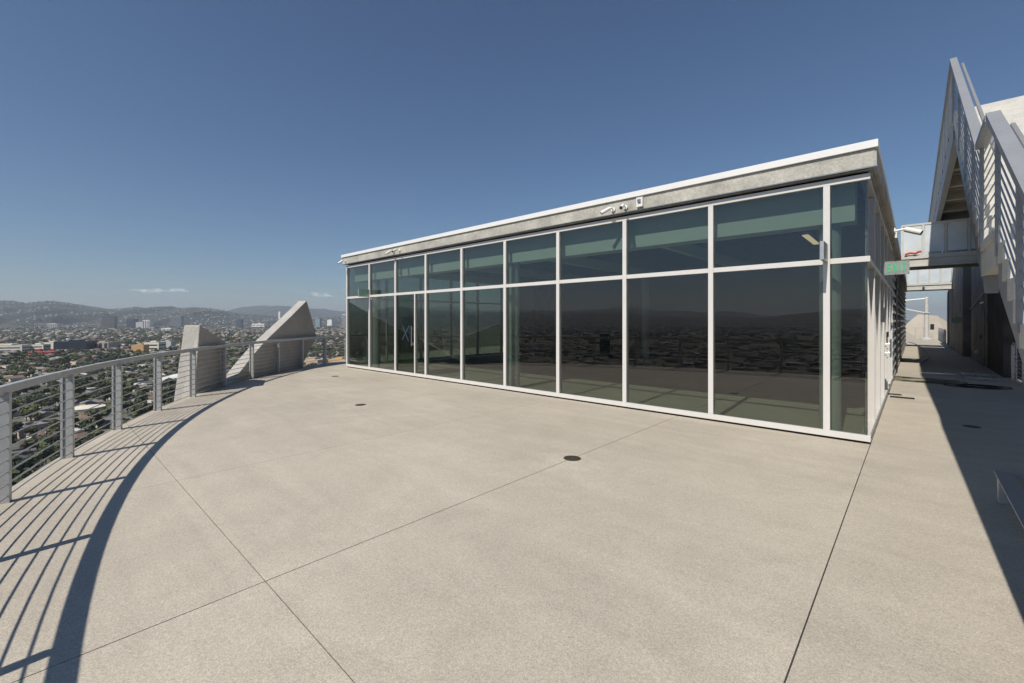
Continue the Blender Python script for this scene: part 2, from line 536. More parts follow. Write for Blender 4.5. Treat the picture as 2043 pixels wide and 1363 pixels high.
def hills(name, tab, r_ridge, r_foot, r_back, base, seed, label):
    fine = np.radians(np.linspace(140, 200, 520)); coarse = np.radians(np.linspace(200, 500, 420))[1:-1]
    az = np.concatenate([fine, coarse]); rs = np.concatenate([np.linspace(r_foot, r_ridge, 46), np.linspace(r_ridge, r_back, 10)[1:]])
    A, Rr = np.meshgrid(az, rs, indexing='ij')
    Z = hill_z(np.mod(A, 2 * np.pi), Rr, tab, r_ridge, r_foot, base, seed)
    Z[:, 0] = -1.0; Z[:, -1] = -1.0
    V = np.stack([Rr * np.cos(A), Rr * np.sin(A), Z + ZG], -1).reshape(-1, 3)
    na, nr = len(az), len(rs)
    i, j = np.meshgrid(np.arange(na), np.arange(nr - 1), indexing='ij')
    i2 = (i + 1) % na
    F = np.stack([i * nr + j, i * nr + j + 1, i2 * nr + j + 1, i2 * nr + j], -1).reshape(-1, 4)
    o = np_mesh(name, V, F, 'hill_scrub')
    o.data.polygons.foreach_set('use_smooth', [True] * len(o.data.polygons))
    tag(o, label, 'hills', kind='structure')

def np_mesh(name, V, F, mat, C=None):
    me = bpy.data.meshes.new(name)
    V = np.asarray(V, np.float32); F = np.asarray(F, np.int32)
    nf, k = F.shape
    me.vertices.add(len(V)); me.vertices.foreach_set('co', V.ravel())
    me.loops.add(nf * k); me.loops.foreach_set('vertex_index', F.ravel())
    me.polygons.add(nf); me.polygons.foreach_set('loop_start', np.arange(0, nf * k, k, dtype=np.int32))
    if C is not None:
        at = me.color_attributes.new('Col', 'FLOAT_COLOR', 'POINT')
        at.data.foreach_set('color', np.concatenate([C, np.ones((len(C), 1))], 1).astype(np.float32).ravel())
    me.materials.append(MATS[mat])
    me.update(calc_edges=True); me.validate()
    return link(bpy.data.objects.new(name, me))
hills('hills', T1, 9000.0, 5200.0, 11500.0, 235.0, 1.0, 'hazy green hills dotted with houses along the left horizon')
hills('far_hills', T2, 15500.0, 12000.0, 19000.0, 420.0, 4.0, 'fainter far mountain ridge behind the nearer hills')

# ---- templates -----------------------------------------------------
def ico():
    t = (1 + 5 ** .5) / 2
    v = np.array([(-1, t, 0), (1, t, 0), (-1, -t, 0), (1, -t, 0), (0, -1, t), (0, 1, t), (0, -1, -t), (0, 1, -t), (t, 0, -1), (t, 0, 1), (-t, 0, -1), (-t, 0, 1)], float)
    v /= np.linalg.norm(v[0])
    f = np.array([(0, 11, 5), (0, 5, 1), (0, 1, 7), (0, 7, 10), (0, 10, 11), (1, 5, 9), (5, 11, 4), (11, 10, 2), (10, 7, 6), (7, 1, 8), (3, 9, 4), (3, 4, 2), (3, 2, 6), (3, 6, 8), (3, 8, 9), (4, 9, 5), (2, 4, 11), (6, 2, 10), (8, 6, 7), (9, 8, 1)])
    return v, f
def leaf_cloud(nclump, nleaf, size, seed, core=True, squash=.8):
    """triangulated leaf quads on several clumps, crown radius about 1, centre at height 0"""
    r = np.random.default_rng(seed)
    V = []; F = []
    cs = []
    for c in range(nclump):
        d = r.normal(size=3); d /= np.linalg.norm(d)
        cs.append((d * r.uniform(.25, .68) * np.array([1, 1, squash]), r.uniform(.30, .48)))
    for ctr, cr_ in cs:
        for q in range(nleaf):
            d = r.normal(size=3); d /= np.linalg.norm(d)
            p = ctr + d * cr_ * r.uniform(.75, 1.08) * np.array([1, 1, .85])
            n_ = d + r.normal(size=3) * .6; n_ /= np.linalg.norm(n_)
            a = np.cross(n_, (0, 0, 1.0)); a /= np.linalg.norm(a) + 1e-6; b = np.cross(n_, a)
            s = size * r.uniform(.6, 1.3)
            k = len(V)
            V += [p - a * s - b * s * .7, p + a * s - b * s * .5, p + a * s * .8 + b * s, p - a * s * .9 + b * s * .8]
            F += [(k, k + 1, k + 2), (k, k + 2, k + 3)]
        if core:
            iv, if_ = ico()
            k = len(V)
            V += [ctr + v * cr_ * .78 for v in iv]
            F += [tuple(k + q for q in f) for f in if_]
    return np.array(V), np.array(F)
def merged(name, T, pos, scale, rz, mat, colA, maskB=None, colB=None):
    """N copies of a triangle template joined into one mesh with a colour per copy"""
    tv, tf = T
    n = len(pos); nv = len(tv)
    ca, sa = np.cos(rz)[:, None], np.sin(rz)[:, None]
    X = tv[None, :, 0] * scale[:, 0:1]; Y = tv[None, :, 1] * scale[:, 1:2]; Z = tv[None, :, 2] * scale[:, 2:3]
    V = np.stack([X * ca - Y * sa + pos[:, 0:1], X * sa + Y * ca + pos[:, 1:2], Z + pos[:, 2:3]], -1).reshape(-1, 3)
    F = (tf[None] + (np.arange(n) * nv)[:, None, None]).reshape(-1, 3)
    C = np.repeat(colA[:, None, :], nv, 1)
    if maskB is not None:
        C = np.where(maskB[None, :, None], colB[:, None, :], C)
    return np_mesh(name, V, F, mat, C.reshape(-1, 3))
# house templates: unit footprint, walls 0..1 high, roof above
def house_template(kind):
    w = [(-.5, -.5, 0), (.5, -.5, 0), (.5, .5, 0), (-.5, .5, 0), (-.5, -.5, 1), (.5, -.5, 1), (.5, .5, 1), (-.5, .5, 1)]
    F = []
    for a, b in ((0, 1), (1, 2), (2, 3), (3, 0)):
        F += [(a, b, b + 4), (a, b + 4, a + 4)]
    e = .56
    if kind == 'flat':
        rv = [(-.5, -.5, 1.0), (.5, -.5, 1.0), (.5, .5, 1.0), (-.5, .5, 1.0), (-.2, -.2, 1.0), (.1, -.2, 1.0), (.1, .1, 1.0), (-.2, .1, 1.0), (-.2, -.2, 1.25), (.1, -.2, 1.25), (.1, .1, 1.25), (-.2, .1, 1.25)]
        rf = [(8, 9, 10), (8, 10, 11), (12, 13, 17), (12, 17, 16), (13, 14, 18), (13, 18, 17), (14, 15, 19), (14, 19, 18), (15, 12, 16), (15, 16, 19), (16, 17, 18), (16, 18, 19)]
    else:
        k = .22 if kind == 'hip' else .56
        rv = [(-e, -e, .96), (e, -e, .96), (e, e, .96), (-e, e, .96), (-k, 0, 1.62), (k, 0, 1.62)]
        rf = [(8, 9, 13), (8, 13, 12), (10, 11, 12), (10, 12, 13), (9, 10, 13), (11, 8, 12), (8, 10, 9), (8, 11, 10)]
    V = np.array(w + rv, float)
    mask = np.array([False] * 8 + [True] * len(rv))
    return (V, np.array(F + rf)), mask
HT = {k: house_template(k) for k in ('hip', 'gable', 'flat')}
WALLC = np.array([(.58, .55, .49), (.50, .44, .35), (.62, .60, .57), (.40, .35, .30), (.52, .42, .33), (.66, .64, .60)])
ROOFC = np.array([(.15, .105, .085), (.12, .115, .11), (.22, .205, .19), (.20, .13, .095), (.33, .31, .285), (.56, .55, .53), (.08, .075, .07)])
LEAFC = np.array([(.058, .075, .032), (.078, .096, .036), (.046, .062, .032), (.105, .120, .042), (.085, .083, .042)])
BLD_KEEP = []          # (x, y, radius) kept clear of houses and trees

# ---- named larger buildings ----------------------------------------
def facet_mat(name, c):
    return surf('bld_' + name, c, 0.3 if max(c) < .1 else 0.7, var=0.06, scale=0.05, spec=0.3)
surf('bld_window', (0.035, 0.04, 0.05), 0.25, var=0.2, scale=0.2)
surf('bld_roof', (0.36, 0.34, 0.31), 0.9, var=0.15, scale=0.05)
BC = {'cream': (.72, .67, .57), 'white': (.78, .77, .74), 'darkglass': (.022, .026, .036), 'brown': (.075, .062, .062), 'blue': (.045, .060, .085), 'grey': (.22, .225, .235), 'red': (.33, .022, .032), 'orange': (.55, .33, .14), 'tan': (.50, .36, .25), 'pale': (.48, .49, .47), 'teal': (.20, .27, .28), 'pink': (.46, .36, .33)}
for k_, c_ in BC.items(): facet_mat(k_, c_)
def building(px0, px1, ytop, z, color, label, floors=3, style='bands', depth=None, turn=-.6, tall=None, name='office_building', cat='building', roof='bld_roof'):
    pc = (px0 + px1) / 2
    c = at_depth(pc, HY, z)
    w = (px1 - px0) / FPX * z / max(0.35, math.cos(abs(turn))) * 1.0
    # distance along the ray stretches sideways pixels
    u = (pc - CX) / FPX
    w = w / math.sqrt(1 + u * u) * (1 + 0.0)
    H = CAM_H + (HY - ytop) / FPX * z - ZG
    dpt = depth or min(w * .7, 45)
    yaw = math.atan2(c.y, c.x) - math.pi / 2 + turn
    t = thing(name, (c.x, c.y, ZG), label, cat, None, yaw)
    BLD_KEEP.append((c.x, c.y, math.hypot(w, dpt) * .55 + 4))
    m = 'bld_' + color
    inst('wall', MB().box(-w / 2, w / 2, -dpt / 2, dpt / 2, 0, H).mesh('wall', m), t)
    inst('roof', MB().box(-w / 2 + .3, w / 2 - .3, -dpt / 2 + .3, dpt / 2 - .3, H + .05, H + .5).mesh('roof', roof), t)
    inst('roof_unit', MB().box(-w * .15, w * .2, -dpt * .2, dpt * .2, H + .55, H + 3.2).mesh('roof_unit', m), t)
    fh = H / (floors + .4)
    if style == 'bands':
        nb = max(1, round(w / 38))
        for f in range(floors):
            for q in range(nb):
                xa = -w / 2 + (q + .08) * w / nb; xb = -w / 2 + (q + .92) * w / nb
                inst('window_band', MB().box(xa, xb, -dpt / 2 - .25, -dpt / 2 - .03, fh * (f + .45), fh * (f + .80)).mesh('window_band', 'bld_window'), t)
            inst('window_band', MB().box(w / 2 + .03, w / 2 + .25, -dpt * .42, dpt * .42, fh * (f + .45), fh * (f + .80)).mesh('window_band', 'bld_window'), t)
    elif style == 'fins':
        nc = max(4, round(w / 16))
        for q in range(nc):
            xa = -w / 2 + (q + .25) * w / nc; xb = -w / 2 + (q + .8) * w / nc
            inst('window_strip', MB().box(xa, xb, -dpt / 2 - .3, -dpt / 2 - .03, H * .06, H * .93).mesh('window_strip', 'bld_window'), t)
    elif style == 'grid':
        for f in range(floors):
            inst('window_band', MB().box(-w * .48, w * .48, -dpt / 2 - .3, -dpt / 2 - .03, fh * (f + .35), fh * (f + .85)).mesh('window_band', 'bld_window'), t)
    return t
building(-40, 59, 689, 930, 'cream', 'long cream office block with dark window bands, far left', 3, turn=-.5)
building(62, 94, 687.5, 960, 'cream', 'cream office wing with three dark window bands, right of the long block', 3)
building(92, 121, 683, 990, 'cream', 'taller cream stair tower of the office block with few windows', 2, 'none', depth=24)
building(120, 184, 681, 985, 'darkglass', 'black glass studio building behind the red low building', 2, 'none', turn=-.5, roof='bld_darkglass')
building(62, 92, 702, 860, 'red', 'low red building among trees, left one of two', 1, 'none')
building(93, 116, 701, 850, 'red', 'low red building in front of the black glass block', 1, 'none', roof='bld_pink')
building(184, 226, 683, 1020, 'pink', 'pale stucco block with flat roof, right of the black glass block', 2, 'fins')
building(268, 292, 688, 930, 'orange', 'ochre walled low building behind the railing', 1, 'none')
building(292, 324, 683, 960, 'cream', 'cream low office with dark bands, right of the ochre one', 3)
building(325, 346, 681, 1060, 'pale', 'pale square block just left of the first fin', 2, 'none')
building(0, 18, 644, 4300, 'blue', 'hazy dark block at the far left foot of the hills', 6, 'none')
building(20, 41, 645, 4400, 'grey', 'hazy grey block beside the dark one at the hill foot', 6, 'none')
building(72, 96, 646, 3900, 'grey', 'grey half of the long ribbed slab block', 8, 'fins', depth=30)
building(96.5, 116, 645.5, 3880, 'cream', 'bright ribbed half of the long slab block', 8, 'fins', depth=30)
building(207, 231, 631, 3900, 'brown', 'wide dark brown office tower standing above the treetops', 12, 'none', roof='bld_brown')
building(256, 272, 636, 3800, 'blue', 'dark blue glass tower right of the brown one', 12, 'fins', roof='bld_blue')
building(274, 287, 643, 3800, 'pale', 'low pale block leaning on the blue tower', 5, 'none')
building(288, 302, 639, 3700, 'white', 'white tower with a dark side beside the blue tower', 10, 'fins')
building(343, 364, 631.5, 4600, 'grey', 'wide grey slab tower with a white edge, before the hills', 14, 'grid')
building(326, 346, 655, 2900, 'white', 'bright white low building below the grey slab tower', 2, 'bands')
building(474, 483, 637, 4200, 'blue', 'slim dark blue tower between the two fins', 12, 'none', roof='bld_white')
building(505, 530, 646, 4400, 'white', 'long pale low block between the two fins', 2, 'bands')
building(556, 560, 622, 6500, 'white', 'small white hilltop block peeking left of the large fin', 3, 'none')
building(631, 640, 636, 4300, 'teal', 'teal tower right of the large fin', 12, 'none', roof='bld_teal')
building(655, 664, 638, 5200, 'white', 'bright white block far away, right of the teal tower', 4, 'none')
building(684, 693, 627, 4000, 'pale', 'tall pale tower touching the pavilion edge', 14, 'fins')
building(600, 648, 717, 740, 'tan', 'tan flat roofed shop row seen under the railing', 1, 'none', depth=40)
building(660, 700, 716, 760, 'orange', 'ochre flat roofed store next to the pavilion edge', 1, 'none', depth=40)
# low round tank building and white tents
c = ground(172, 824, ZG)
tank = thing('round_building', (c.x, c.y, ZG), 'low round tan building with a pale roof, seen through the railing', 'building')
inst('wall', MB().lathe((0, 0, 0), [(11, 0), (11, 4.2)], 40).mesh('wall', 'bld_tan'), tank)
inst('roof', MB().lathe((0, 0, 0), [(11.5, 4.25), (11.5, 4.7), (2, 5.6)], 40).mesh('roof', 'bld_cream'), tank)
BLD_KEEP.append((c.x, c.y, 15))
for i, (px, py, w) in enumerate(((322, 768, 26), (345, 762, 18))):
    c = ground(px, py, ZG)
    t = thing('tent_hall', (c.x, c.y, ZG), ['large white tent roof between the railing posts', 'smaller white tent roof beside the large one'][i], 'tent', None, .5)
    inst('canopy', MB().prism([(-w / 2, 0, 4), (w / 2, 0, 4), (w * .32, 0, 7.5), (0, 0, 9), (-w * .32, 0, 7.5)], (0, 22, 0)).mesh('canopy', 'bld_white'), t)
    inst('wall', MB().box(-w / 2 + 1, w / 2 - 1, 1, 21, 0, 3.98).mesh('wall', 'bld_white'), t)
    BLD_KEEP.append((c.x, c.y, 24))
# one dark tower behind the terrace that shows in the glass
for (az_d, dist, w, h, colr, lab) in ((238.9, 1000, 22, 43, 'darkglass', 'small dark block mirrored in the glass front'), (214, 5200, 160, 120, 'blue', 'broad hazy block mirrored in the glass front'), (222, 5600, 90, 150, 'grey', 'hazy tower mirrored in the glass front')):
    a = R_(az_d)
    t = thing('office_building', (dist * math.cos(a), dist * math.sin(a), ZG), lab, 'building', None, a - math.pi / 2)
    inst('wall', MB().box(-w / 2, w / 2, -w / 2, w / 2, 0, h).mesh('wall', 'bld_' + colr), t)
    inst('roof', MB().box(-w / 2 + 1, w / 2 - 1, -w / 2 + 1, w / 2 - 1, h + .05, h + 1).mesh('roof', 'bld_roof'), t)
    BLD_KEEP.append((dist * math.cos(a), dist * math.sin(a), w))

KEEP = np.array(BLD_KEEP)
def clear(x, y, pad=0.0):
    return ((KEEP[:, 0] - x) ** 2 + (KEEP[:, 1] - y) ** 2 > (KEEP[:, 2] + pad) ** 2).all() and not (-24 < x < 12 and -8 < y < 62)

# ---- near lots on a street grid -------------------------------------
GA = R_(24)
def to_world(u, v):
    return u * math.cos(GA) - v * math.sin(GA), u * math.sin(GA) + v * math.cos(GA)
near_h, near_t = [], []
PV, PU = 72.0, 204.0
for iv in range(-16, 17):
    for row in (0, 1):
        v = iv * PV + (20 if row == 0 else 52)
        u = -1100.0
        while u < 1100:
            u += random.uniform(15.5, 21)
            if (u % PU) < 14 or (u % PU) > PU - 4: continue
            x, y = to_world(u, v)
            r = math.hypot(x, y); az = math.degrees(math.atan2(y, x)) % 360
            if not (105 < r < 1050 and 138 < az < 205): continue
            roll = random.random()
            if roll < .80 and clear(x, y, 8):
                big = random.random() < .07
                kind = 'flat' if big else random.choice(['hip', 'hip', 'hip', 'gable', 'gable', 'flat'])
                w = random.uniform(15, 19) if big else random.uniform(10.5, 14); d = random.uniform(14, 22) if big else random.uniform(11, 15)
                hgt = random.uniform(4.2, 7) if kind == 'flat' else random.uniform(2.9, 3.8)
                near_h.append((x, y, w, d, hgt, GA + random.choice([0, math.pi / 2]) + random.uniform(-.03, .03), kind, random.randrange(6), random.choice([4, 5, 2]) if kind == 'flat' else random.randrange(5)))
            for q in range(random.choice([3, 4, 4, 5, 6])):
                du = random.uniform(-9, 9); dv = random.choice([-1, 1]) * random.uniform(8.5, 15)
                tx, ty = to_world(u + du, v + dv)
                if clear(tx, ty, 0):
                    rr = random.uniform(2.6, 6.2)
                    near_t.append((tx, ty, rr, rr * random.uniform(1.2, 1.9), random.randrange(5), random.uniform(0, 6.28), random.randrange(6)))
# a leafy slope right below the terrace edge
for q in range(460):
    az = R_(random.uniform(158, 198)); r = random.uniform(115, 330)
    x, y = r * math.cos(az), r * math.sin(az)
    if clear(x, y, 2) and min((x - h[0]) ** 2 + (y - h[1]) ** 2 for h in near_h) > 60:
        rr = random.uniform(2.0, 5.8)
        near_t.append((x, y, rr, rr * random.uniform(1.1, 1.7), random.randrange(5), random.uniform(0, 6.28), random.randrange(6)))
# streets of the grid, as thin strips just above the ground
sidx = 0
def street_strip(u0, u1, v0, v1, h):
    pts = [to_world(u0, v0), to_world(u1, v0), to_world(u1, v1), to_world(u0, v1)]
    o = MB().prism([(x, y, ZG + .02 + h) for x, y in pts], (0, 0, .06)).build('street', 'street')
    tag(o, 'straight grey street running between the houses', 'street', kind='structure')
for iv in range(-9, 10):
    street_strip(-1080, -60, iv * PV - 4.5, iv * PV + 4.5, 0)
for iu in range(-5, 0):
    street_strip(iu * PU - .5 , iu * PU + 10.5, -650, 650, .07)

EDGE = np.array([(-60, 1045), (-2, 1005), (136, 915), (237, 858), (316, 818), (387, 792), (449, 770), (506, 755), (556, 744), (603, 733), (647, 726), (690, 722)])
def project(x, y, z):
    dep = x * FWD[0] + y * FWD[1]; lat = x * RGT[0] + y * RGT[1]
    if dep < 1: return None
    return CX + FPX * lat / dep, HY - FPX * (z - CAM_H) / dep
def in_view(x, y, top):
    p = project(x, y, ZG + top)
    return p is not None and -8 < p[0] < 690 and p[1] < np.interp(p[0], EDGE[:, 0], EDGE[:, 1]) - 3
near_h.sort(key=lambda h: h[0] ** 2 + h[1] ** 2); near_t.sort(key=lambda h: h[0] ** 2 + h[1] ** 2)
ind_h = [h for h in near_h if in_view(h[0], h[1], h[4] * 1.3)][:240]
ind_t = [t for t in near_t if in_view(t[0], t[1], t[3] * 1.6)][:290]
sh, st_ = set(map(id, ind_h)), set(map(id, ind_t))
rest_h = [h for h in near_h if id(h) not in sh]; rest_t = [t for t in near_t if id(t) not in st_]

# where a thing shows: which gap of the railing it stands behind, and its rank by distance there
GAPX = [3, 136, 237, 316, 387, 449, 506, 556, 603, 647, 700]
NUM = ['one', 'two', 'three', 'four', 'five', 'six', 'seven', 'eight', 'nine', 'ten', 'eleven', 'twelve']
ORD = ['nearest', 'second nearest', 'third nearest', 'fourth nearest', 'fifth nearest', 'sixth nearest', 'seventh nearest', 'eighth nearest', 'ninth nearest', 'tenth nearest', 'eleventh nearest', 'twelfth nearest', 'thirteenth nearest', 'fourteenth nearest', 'fifteenth nearest', 'sixteenth nearest']
RANK = {}
def where(x, y, kind):
    px = project(x, y, ZG)[0]
    g = sum(1 for q in GAPX if px > q)
    n_ = RANK.get((kind, g), 0); RANK[(kind, g)] = n_ + 1
    return '%s such behind railing gap %s from left' % (ORD[min(n_, len(ORD) - 1)], NUM[min(g, 11)])

# individual houses: shared wall and roof meshes per kind and colour
WN = ['cream', 'tan', 'white', 'brown', 'peach', 'pale']; RN = ['brown', 'charcoal', 'grey', 'red-brown', 'light grey', 'white', 'black']
for i, c_ in enumerate(WALLC): surf('house_wall_%d' % i, tuple(c_), .8, var=.08, scale=.4, obj_random=.1)
for i, c_ in enumerate(ROOFC): surf('house_roof_%d' % i, tuple(c_), .85, var=.15, scale=.8, obj_random=.15)
HM = {}
def house_mesh(kind, part, ci):
    key = (kind, part, ci)
    if key not in HM:
        (V, F), mask = HT[kind]
        sel = [f for f in F if mask[f[0]] == (part == 'roof')]
        used = sorted({int(i) for f in sel for i in f}); mp = {o_: n_ for n_, o_ in enumerate(used)}
        me = bpy.data.meshes.new(part)
        me.from_pydata([tuple(V[i]) for i in used], [], [tuple(mp[int(i)] for i in f) for f in sel])
        me.materials.append(MATS['house_%s_%d' % (part, ci)]); me.update()
        HM[key] = me
    return HM[key]
WIN = MB().box(-.5, .5, -.02, 0, -.5, .5).mesh('window', 'bld_window')
for (x, y, w, d, hgt, rz, kind, wc, rc) in ind_h:
    lab = '%s house, %s %s roof, ' % (WN[wc], RN[rc], {'hip': 'hipped', 'gable': 'gabled', 'flat': 'flat'}[kind])
    lab += where(x, y, lab)
    t = thing('house', (x, y, ZG), lab, 'house', 'houses with %s walls and %s %s roofs' % (WN[wc], RN[rc], kind), rz)
    inst('wall', house_mesh(kind, 'wall', wc), t, scale=(w, d, hgt))
    inst('roof', house_mesh(kind, 'roof', rc), t, scale=(w, d, hgt))
    if math.hypot(x, y) < 480:
        for sx in (-.28, .0, .28):
            for sgn in (-1, 1):
                inst('window', WIN, t, (sx * w, sgn * (d / 2 + .03), hgt * .52), 0 if sgn < 0 else math.pi, (1.6, 1.5, 1.3))

# individual trees: trunk + leaf-cloud crown
surf('bark', (.10, .075, .055), .95, var=.25, scale=3)
for i, c_ in enumerate(LEAFC): surf('leaf_%d' % i, tuple(c_), .8, var=.35, scale=1.6, obj_random=.25)
LN = ['dark green', 'mid green', 'deep green', 'bright green', 'olive brown']
CROWN = {}
for v_ in range(6):
    V, F = leaf_cloud([7, 9, 11, 8, 12, 6][v_], 62, .105, 50 + v_, True, [.75, .6, .9, .5, .8, 1.0][v_])
    for ci in range(5):
        me = bpy.data.meshes.new('crown')
        me.from_pydata([tuple(p) for p in V], [], [tuple(int(i) for i in f) for f in F]); me.materials.append(MATS['leaf_%d' % ci]); me.update()
        CROWN[(v_, ci)] = me
tk = MB().tube([(0, 0, 0), (.02, 0, .3), (-.02, .02, .62), (0, 0, 1.0)], .07, 7, rend=.04)
tk.tube([(0, 0, .55), (.22, .05, .9), (.36, .1, 1.15)], .035, 5, rend=.015).tube([(0, 0, .6), (-.2, .12, .95), (-.3, .2, 1.2)], .03, 5, rend=.015)
TRUNK = tk.mesh('trunk', 'bark')
SHAPE = ['round', 'broad', 'tall', 'flat topped', 'bushy', 'slender']
for (x, y, rr, hh, ci, rz, v_) in ind_t:
    t = thing('tree', (x, y, ZG), '%s %s tree, ' % (SHAPE[v_], LN[ci]) + where(x, y, (v_, ci)), 'tree', '%s %s garden trees' % (SHAPE[v_], LN[ci]), rz)
    inst('trunk', TRUNK, t, scale=(hh * .8, hh * .8, hh))
    inst('crown', CROWN[(v_, ci)], t, (0, 0, hh), scale=(rr, rr, rr * .9))

# palms on the streets
fr = MB()
for k in range(13):
    a = 2 * math.pi * k / 13; e = [.5, .1, -.25][k % 3]
    pts = []
    for q in range(6):
        s = q / 5
        pts.append((math.cos(a) * s * 2.0, math.sin(a) * s * 2.0, .9 * e * s * 2 - 1.1 * s * s + .3))
    for q in range(5):
        w0 = .22 * math.sin(math.pi * (q + .2) / 5.4); w1 = .22 * math.sin(math.pi * (q + 1.2) / 5.6)
        nx, ny = -math.sin(a), math.cos(a)
        p, r2 = pts[q], pts[q + 1]
        fr.add([(p[0] - nx * w0, p[1] - ny * w0, p[2] - .1), (r2[0] - nx * w1, r2[1] - ny * w1, r2[2] - .1), r2, p, (p[0] + nx * w0, p[1] + ny * w0, p[2] - .1), (r2[0] + nx * w1, r2[1] + ny * w1, r2[2] - .1)],
               [(0, 1, 2, 3), (3, 2, 5, 4)])
FROND = fr.mesh('crown', 'leaf_1')
PTR = MB().tube([(0, 0, 0), (.1, 0, .5), (.05, .05, 1.0)], .022, 6, rend=.016).mesh('trunk', 'bark')
palms = []
for i in range(26):
    for tries in range(30):
        az = R_(random.uniform(150, 184)); r = random.uniform(240, 720); x, y = r * math.cos(az), r * math.sin(az)
        if clear(x, y, 2) and in_view(x, y, 10): break
    palms.append((x, y))
palms.sort(key=lambda p: p[0] ** 2 + p[1] ** 2)
for x, y in palms:
    h_ = random.uniform(10, 17)
    t = thing('palm_tree', (x, y, ZG), 'thin tall palm tree, ' + where(x, y, 'palm'), 'palm', 'palm trees in the streets below', random.uniform(0, 6))
    inst('trunk', PTR, t, scale=(h_, h_, h_)); inst('crown', FROND, t, (.05 * h_, .05 * h_, h_), scale=(1.3, 1.3, 1.3))

# wooden utility poles in the near streets
surf('pole_wood', (.085, .065, .05), .9, var=.2, scale=1)
UP = MB().tube([(0, 0, 0), (0, 0, 11)], .2, 7, rend=.14).mesh('pole', 'pole_wood')
UA = MB().box(-1.4, 1.4, -.09, .09, 9.9, 10.15).box(-1.0, 1.0, -.09, .09, 8.9, 9.1).mesh('crossarm', 'pole_wood')
poles = []
for i in range(14):
    for tries in range(40):
        px = random.uniform(8, 330); py = random.uniform(760, 960)
        g = ground(px, py, ZG)
        if clear(g.x, g.y, 2) and in_view(g.x, g.y, 6): break
    poles.append((g.x, g.y))
poles.sort(key=lambda p: p[0] ** 2 + p[1] ** 2)
for x, y in poles:
    t = thing('utility_pole', (x, y, ZG), 'dark wooden utility pole, ' + where(x, y, 'pole'), 'pole', 'utility poles in the streets below', GA + 1.57)
    inst('pole', UP, t); inst('crossarm', UA, t)

# ---- the mass of the city: joined houses and treetops -----------------
def polar_sample(n, r0, r1, a0, a1, pw=2.0):
    u_ = RNG.random(n)
    r = (r0 ** pw + u_ * (r1 ** pw - r0 ** pw)) ** (1 / pw)
    a = np.radians(RNG.uniform(a0, a1, n))
    P_ = np.stack([r * np.cos(a), r * np.sin(a), np.full(n, ZG)], 1)
    ok = np.ones(n, bool)
    for kx, ky, kr in BLD_KEEP:
        ok &= (P_[:, 0] - kx) ** 2 + (P_[:, 1] - ky) ** 2 > kr * kr
    ok &= ~((P_[:, 0] > -24) & (P_[:, 0] < 12) & (P_[:, 1] > -8) & (P_[:, 1] < 62))
    return P_[ok]
def pick(pal, n, jit=.15):
    c = pal[RNG.integers(0, len(pal), n)] * RNG.uniform(1 - jit, 1 + jit, (n, 1))
    return c
VW = (142, 190); RW = (190, 278)
sets = {'hip': [], 'gable': [], 'flat': []}
for h in rest_h:
    sets[h[6]].append((h[0], h[1], h[2], h[3], h[4], h[5]))
def add_houses(P_, wr, dr, hr, kinds):
    for p in P_:
        k = kinds[RNG.integers(0, len(kinds))]
        sets[k].append((p[0], p[1], RNG.uniform(*wr), RNG.uniform(*dr), RNG.uniform(*hr), GA + RNG.integers(0, 2) * math.pi / 2))
add_houses(polar_sample(2600, 1040, 2000, *VW), (10, 16), (11, 18), (4, 8), ['hip', 'gable', 'flat'])
add_houses(polar_sample(90, 1000, 2400, *VW), (22, 50), (18, 32), (6, 11), ['flat'])
add_houses(polar_sample(4200, 2000, 4200, *VW), (12, 28), (12, 24), (6, 13), ['hip', 'flat', 'flat'])
add_houses(polar_sample(3600, 4200, 9000, *VW), (18, 60), (18, 40), (5, 14), ['flat', 'flat', 'hip'])
add_houses(polar_sample(800, 110, 1300, *RW), (11, 20), (14, 26), (2.6, 3.6), ['hip', 'gable', 'flat'])
add_houses(polar_sample(1100, 1300, 4500, *RW), (16, 50), (20, 40), (4, 8), ['flat', 'hip'])
add_houses(polar_sample(1500, 4500, 9000, *RW), (30, 90), (20, 50), (6, 20), ['flat'])
for k in sets:
    A = np.array(sets[k]); n = len(A)
    (T, mask) = HT[k]
    roofpal = ROOFC[[1, 2, 4, 5, 4, 2]] if k == 'flat' else ROOFC[:5]
    o = merged('distant_houses', T, np.stack([A[:, 0], A[:, 1], np.full(n, ZG)], 1), A[:, 2:5], A[:, 5], 'city_paint', pick(WALLC, n), mask, pick(roofpal, n))
    tag(o, {'hip': 'countless hip roofed houses filling the far city', 'gable': 'countless gabled houses filling the far city', 'flat': 'countless flat roofed blocks filling the far city'}[k], 'houses', kind='stuff')
# treetops
def add_trees(name, P_, rr, asp, T, label):
    n = len(P_)
    r = RNG.uniform(*rr, n); h = r * RNG.uniform(*asp, n)
    pos = P_.copy(); pos[:, 2] = ZG + h
    o = merged(name, T, pos, np.stack([r, r * RNG.uniform(.8, 1.2, n), r * RNG.uniform(.7, 1.0, n)], 1), RNG.uniform(0, 6.28, n), 'city_leaf', pick(LEAFC, n, .3))
    return tag(o, label, 'trees', kind='stuff')
T_mid = leaf_cloud(4, 14, .22, 91, True, .7); T_far = leaf_cloud(3, 3, .3, 92, True, .6)
rt = np.array([(t[0], t[1], ZG) for t in rest_t])
add_trees('distant_trees', rt, (2.4, 5.2), (1.1, 1.5), leaf_cloud(6, 26, .16, 90, True, .75), 'garden trees merging into one mass below the terrace')
add_trees('distant_trees', polar_sample(10500, 1020, 2200, *VW), (4, 8), (.9, 1.3), T_mid, 'dark treetops between the far roofs')
add_trees('distant_trees', polar_sample(11000, 2200, 4800, *VW), (6, 12), (.8, 1.2), T_far, 'band of treetops merging below the hills')
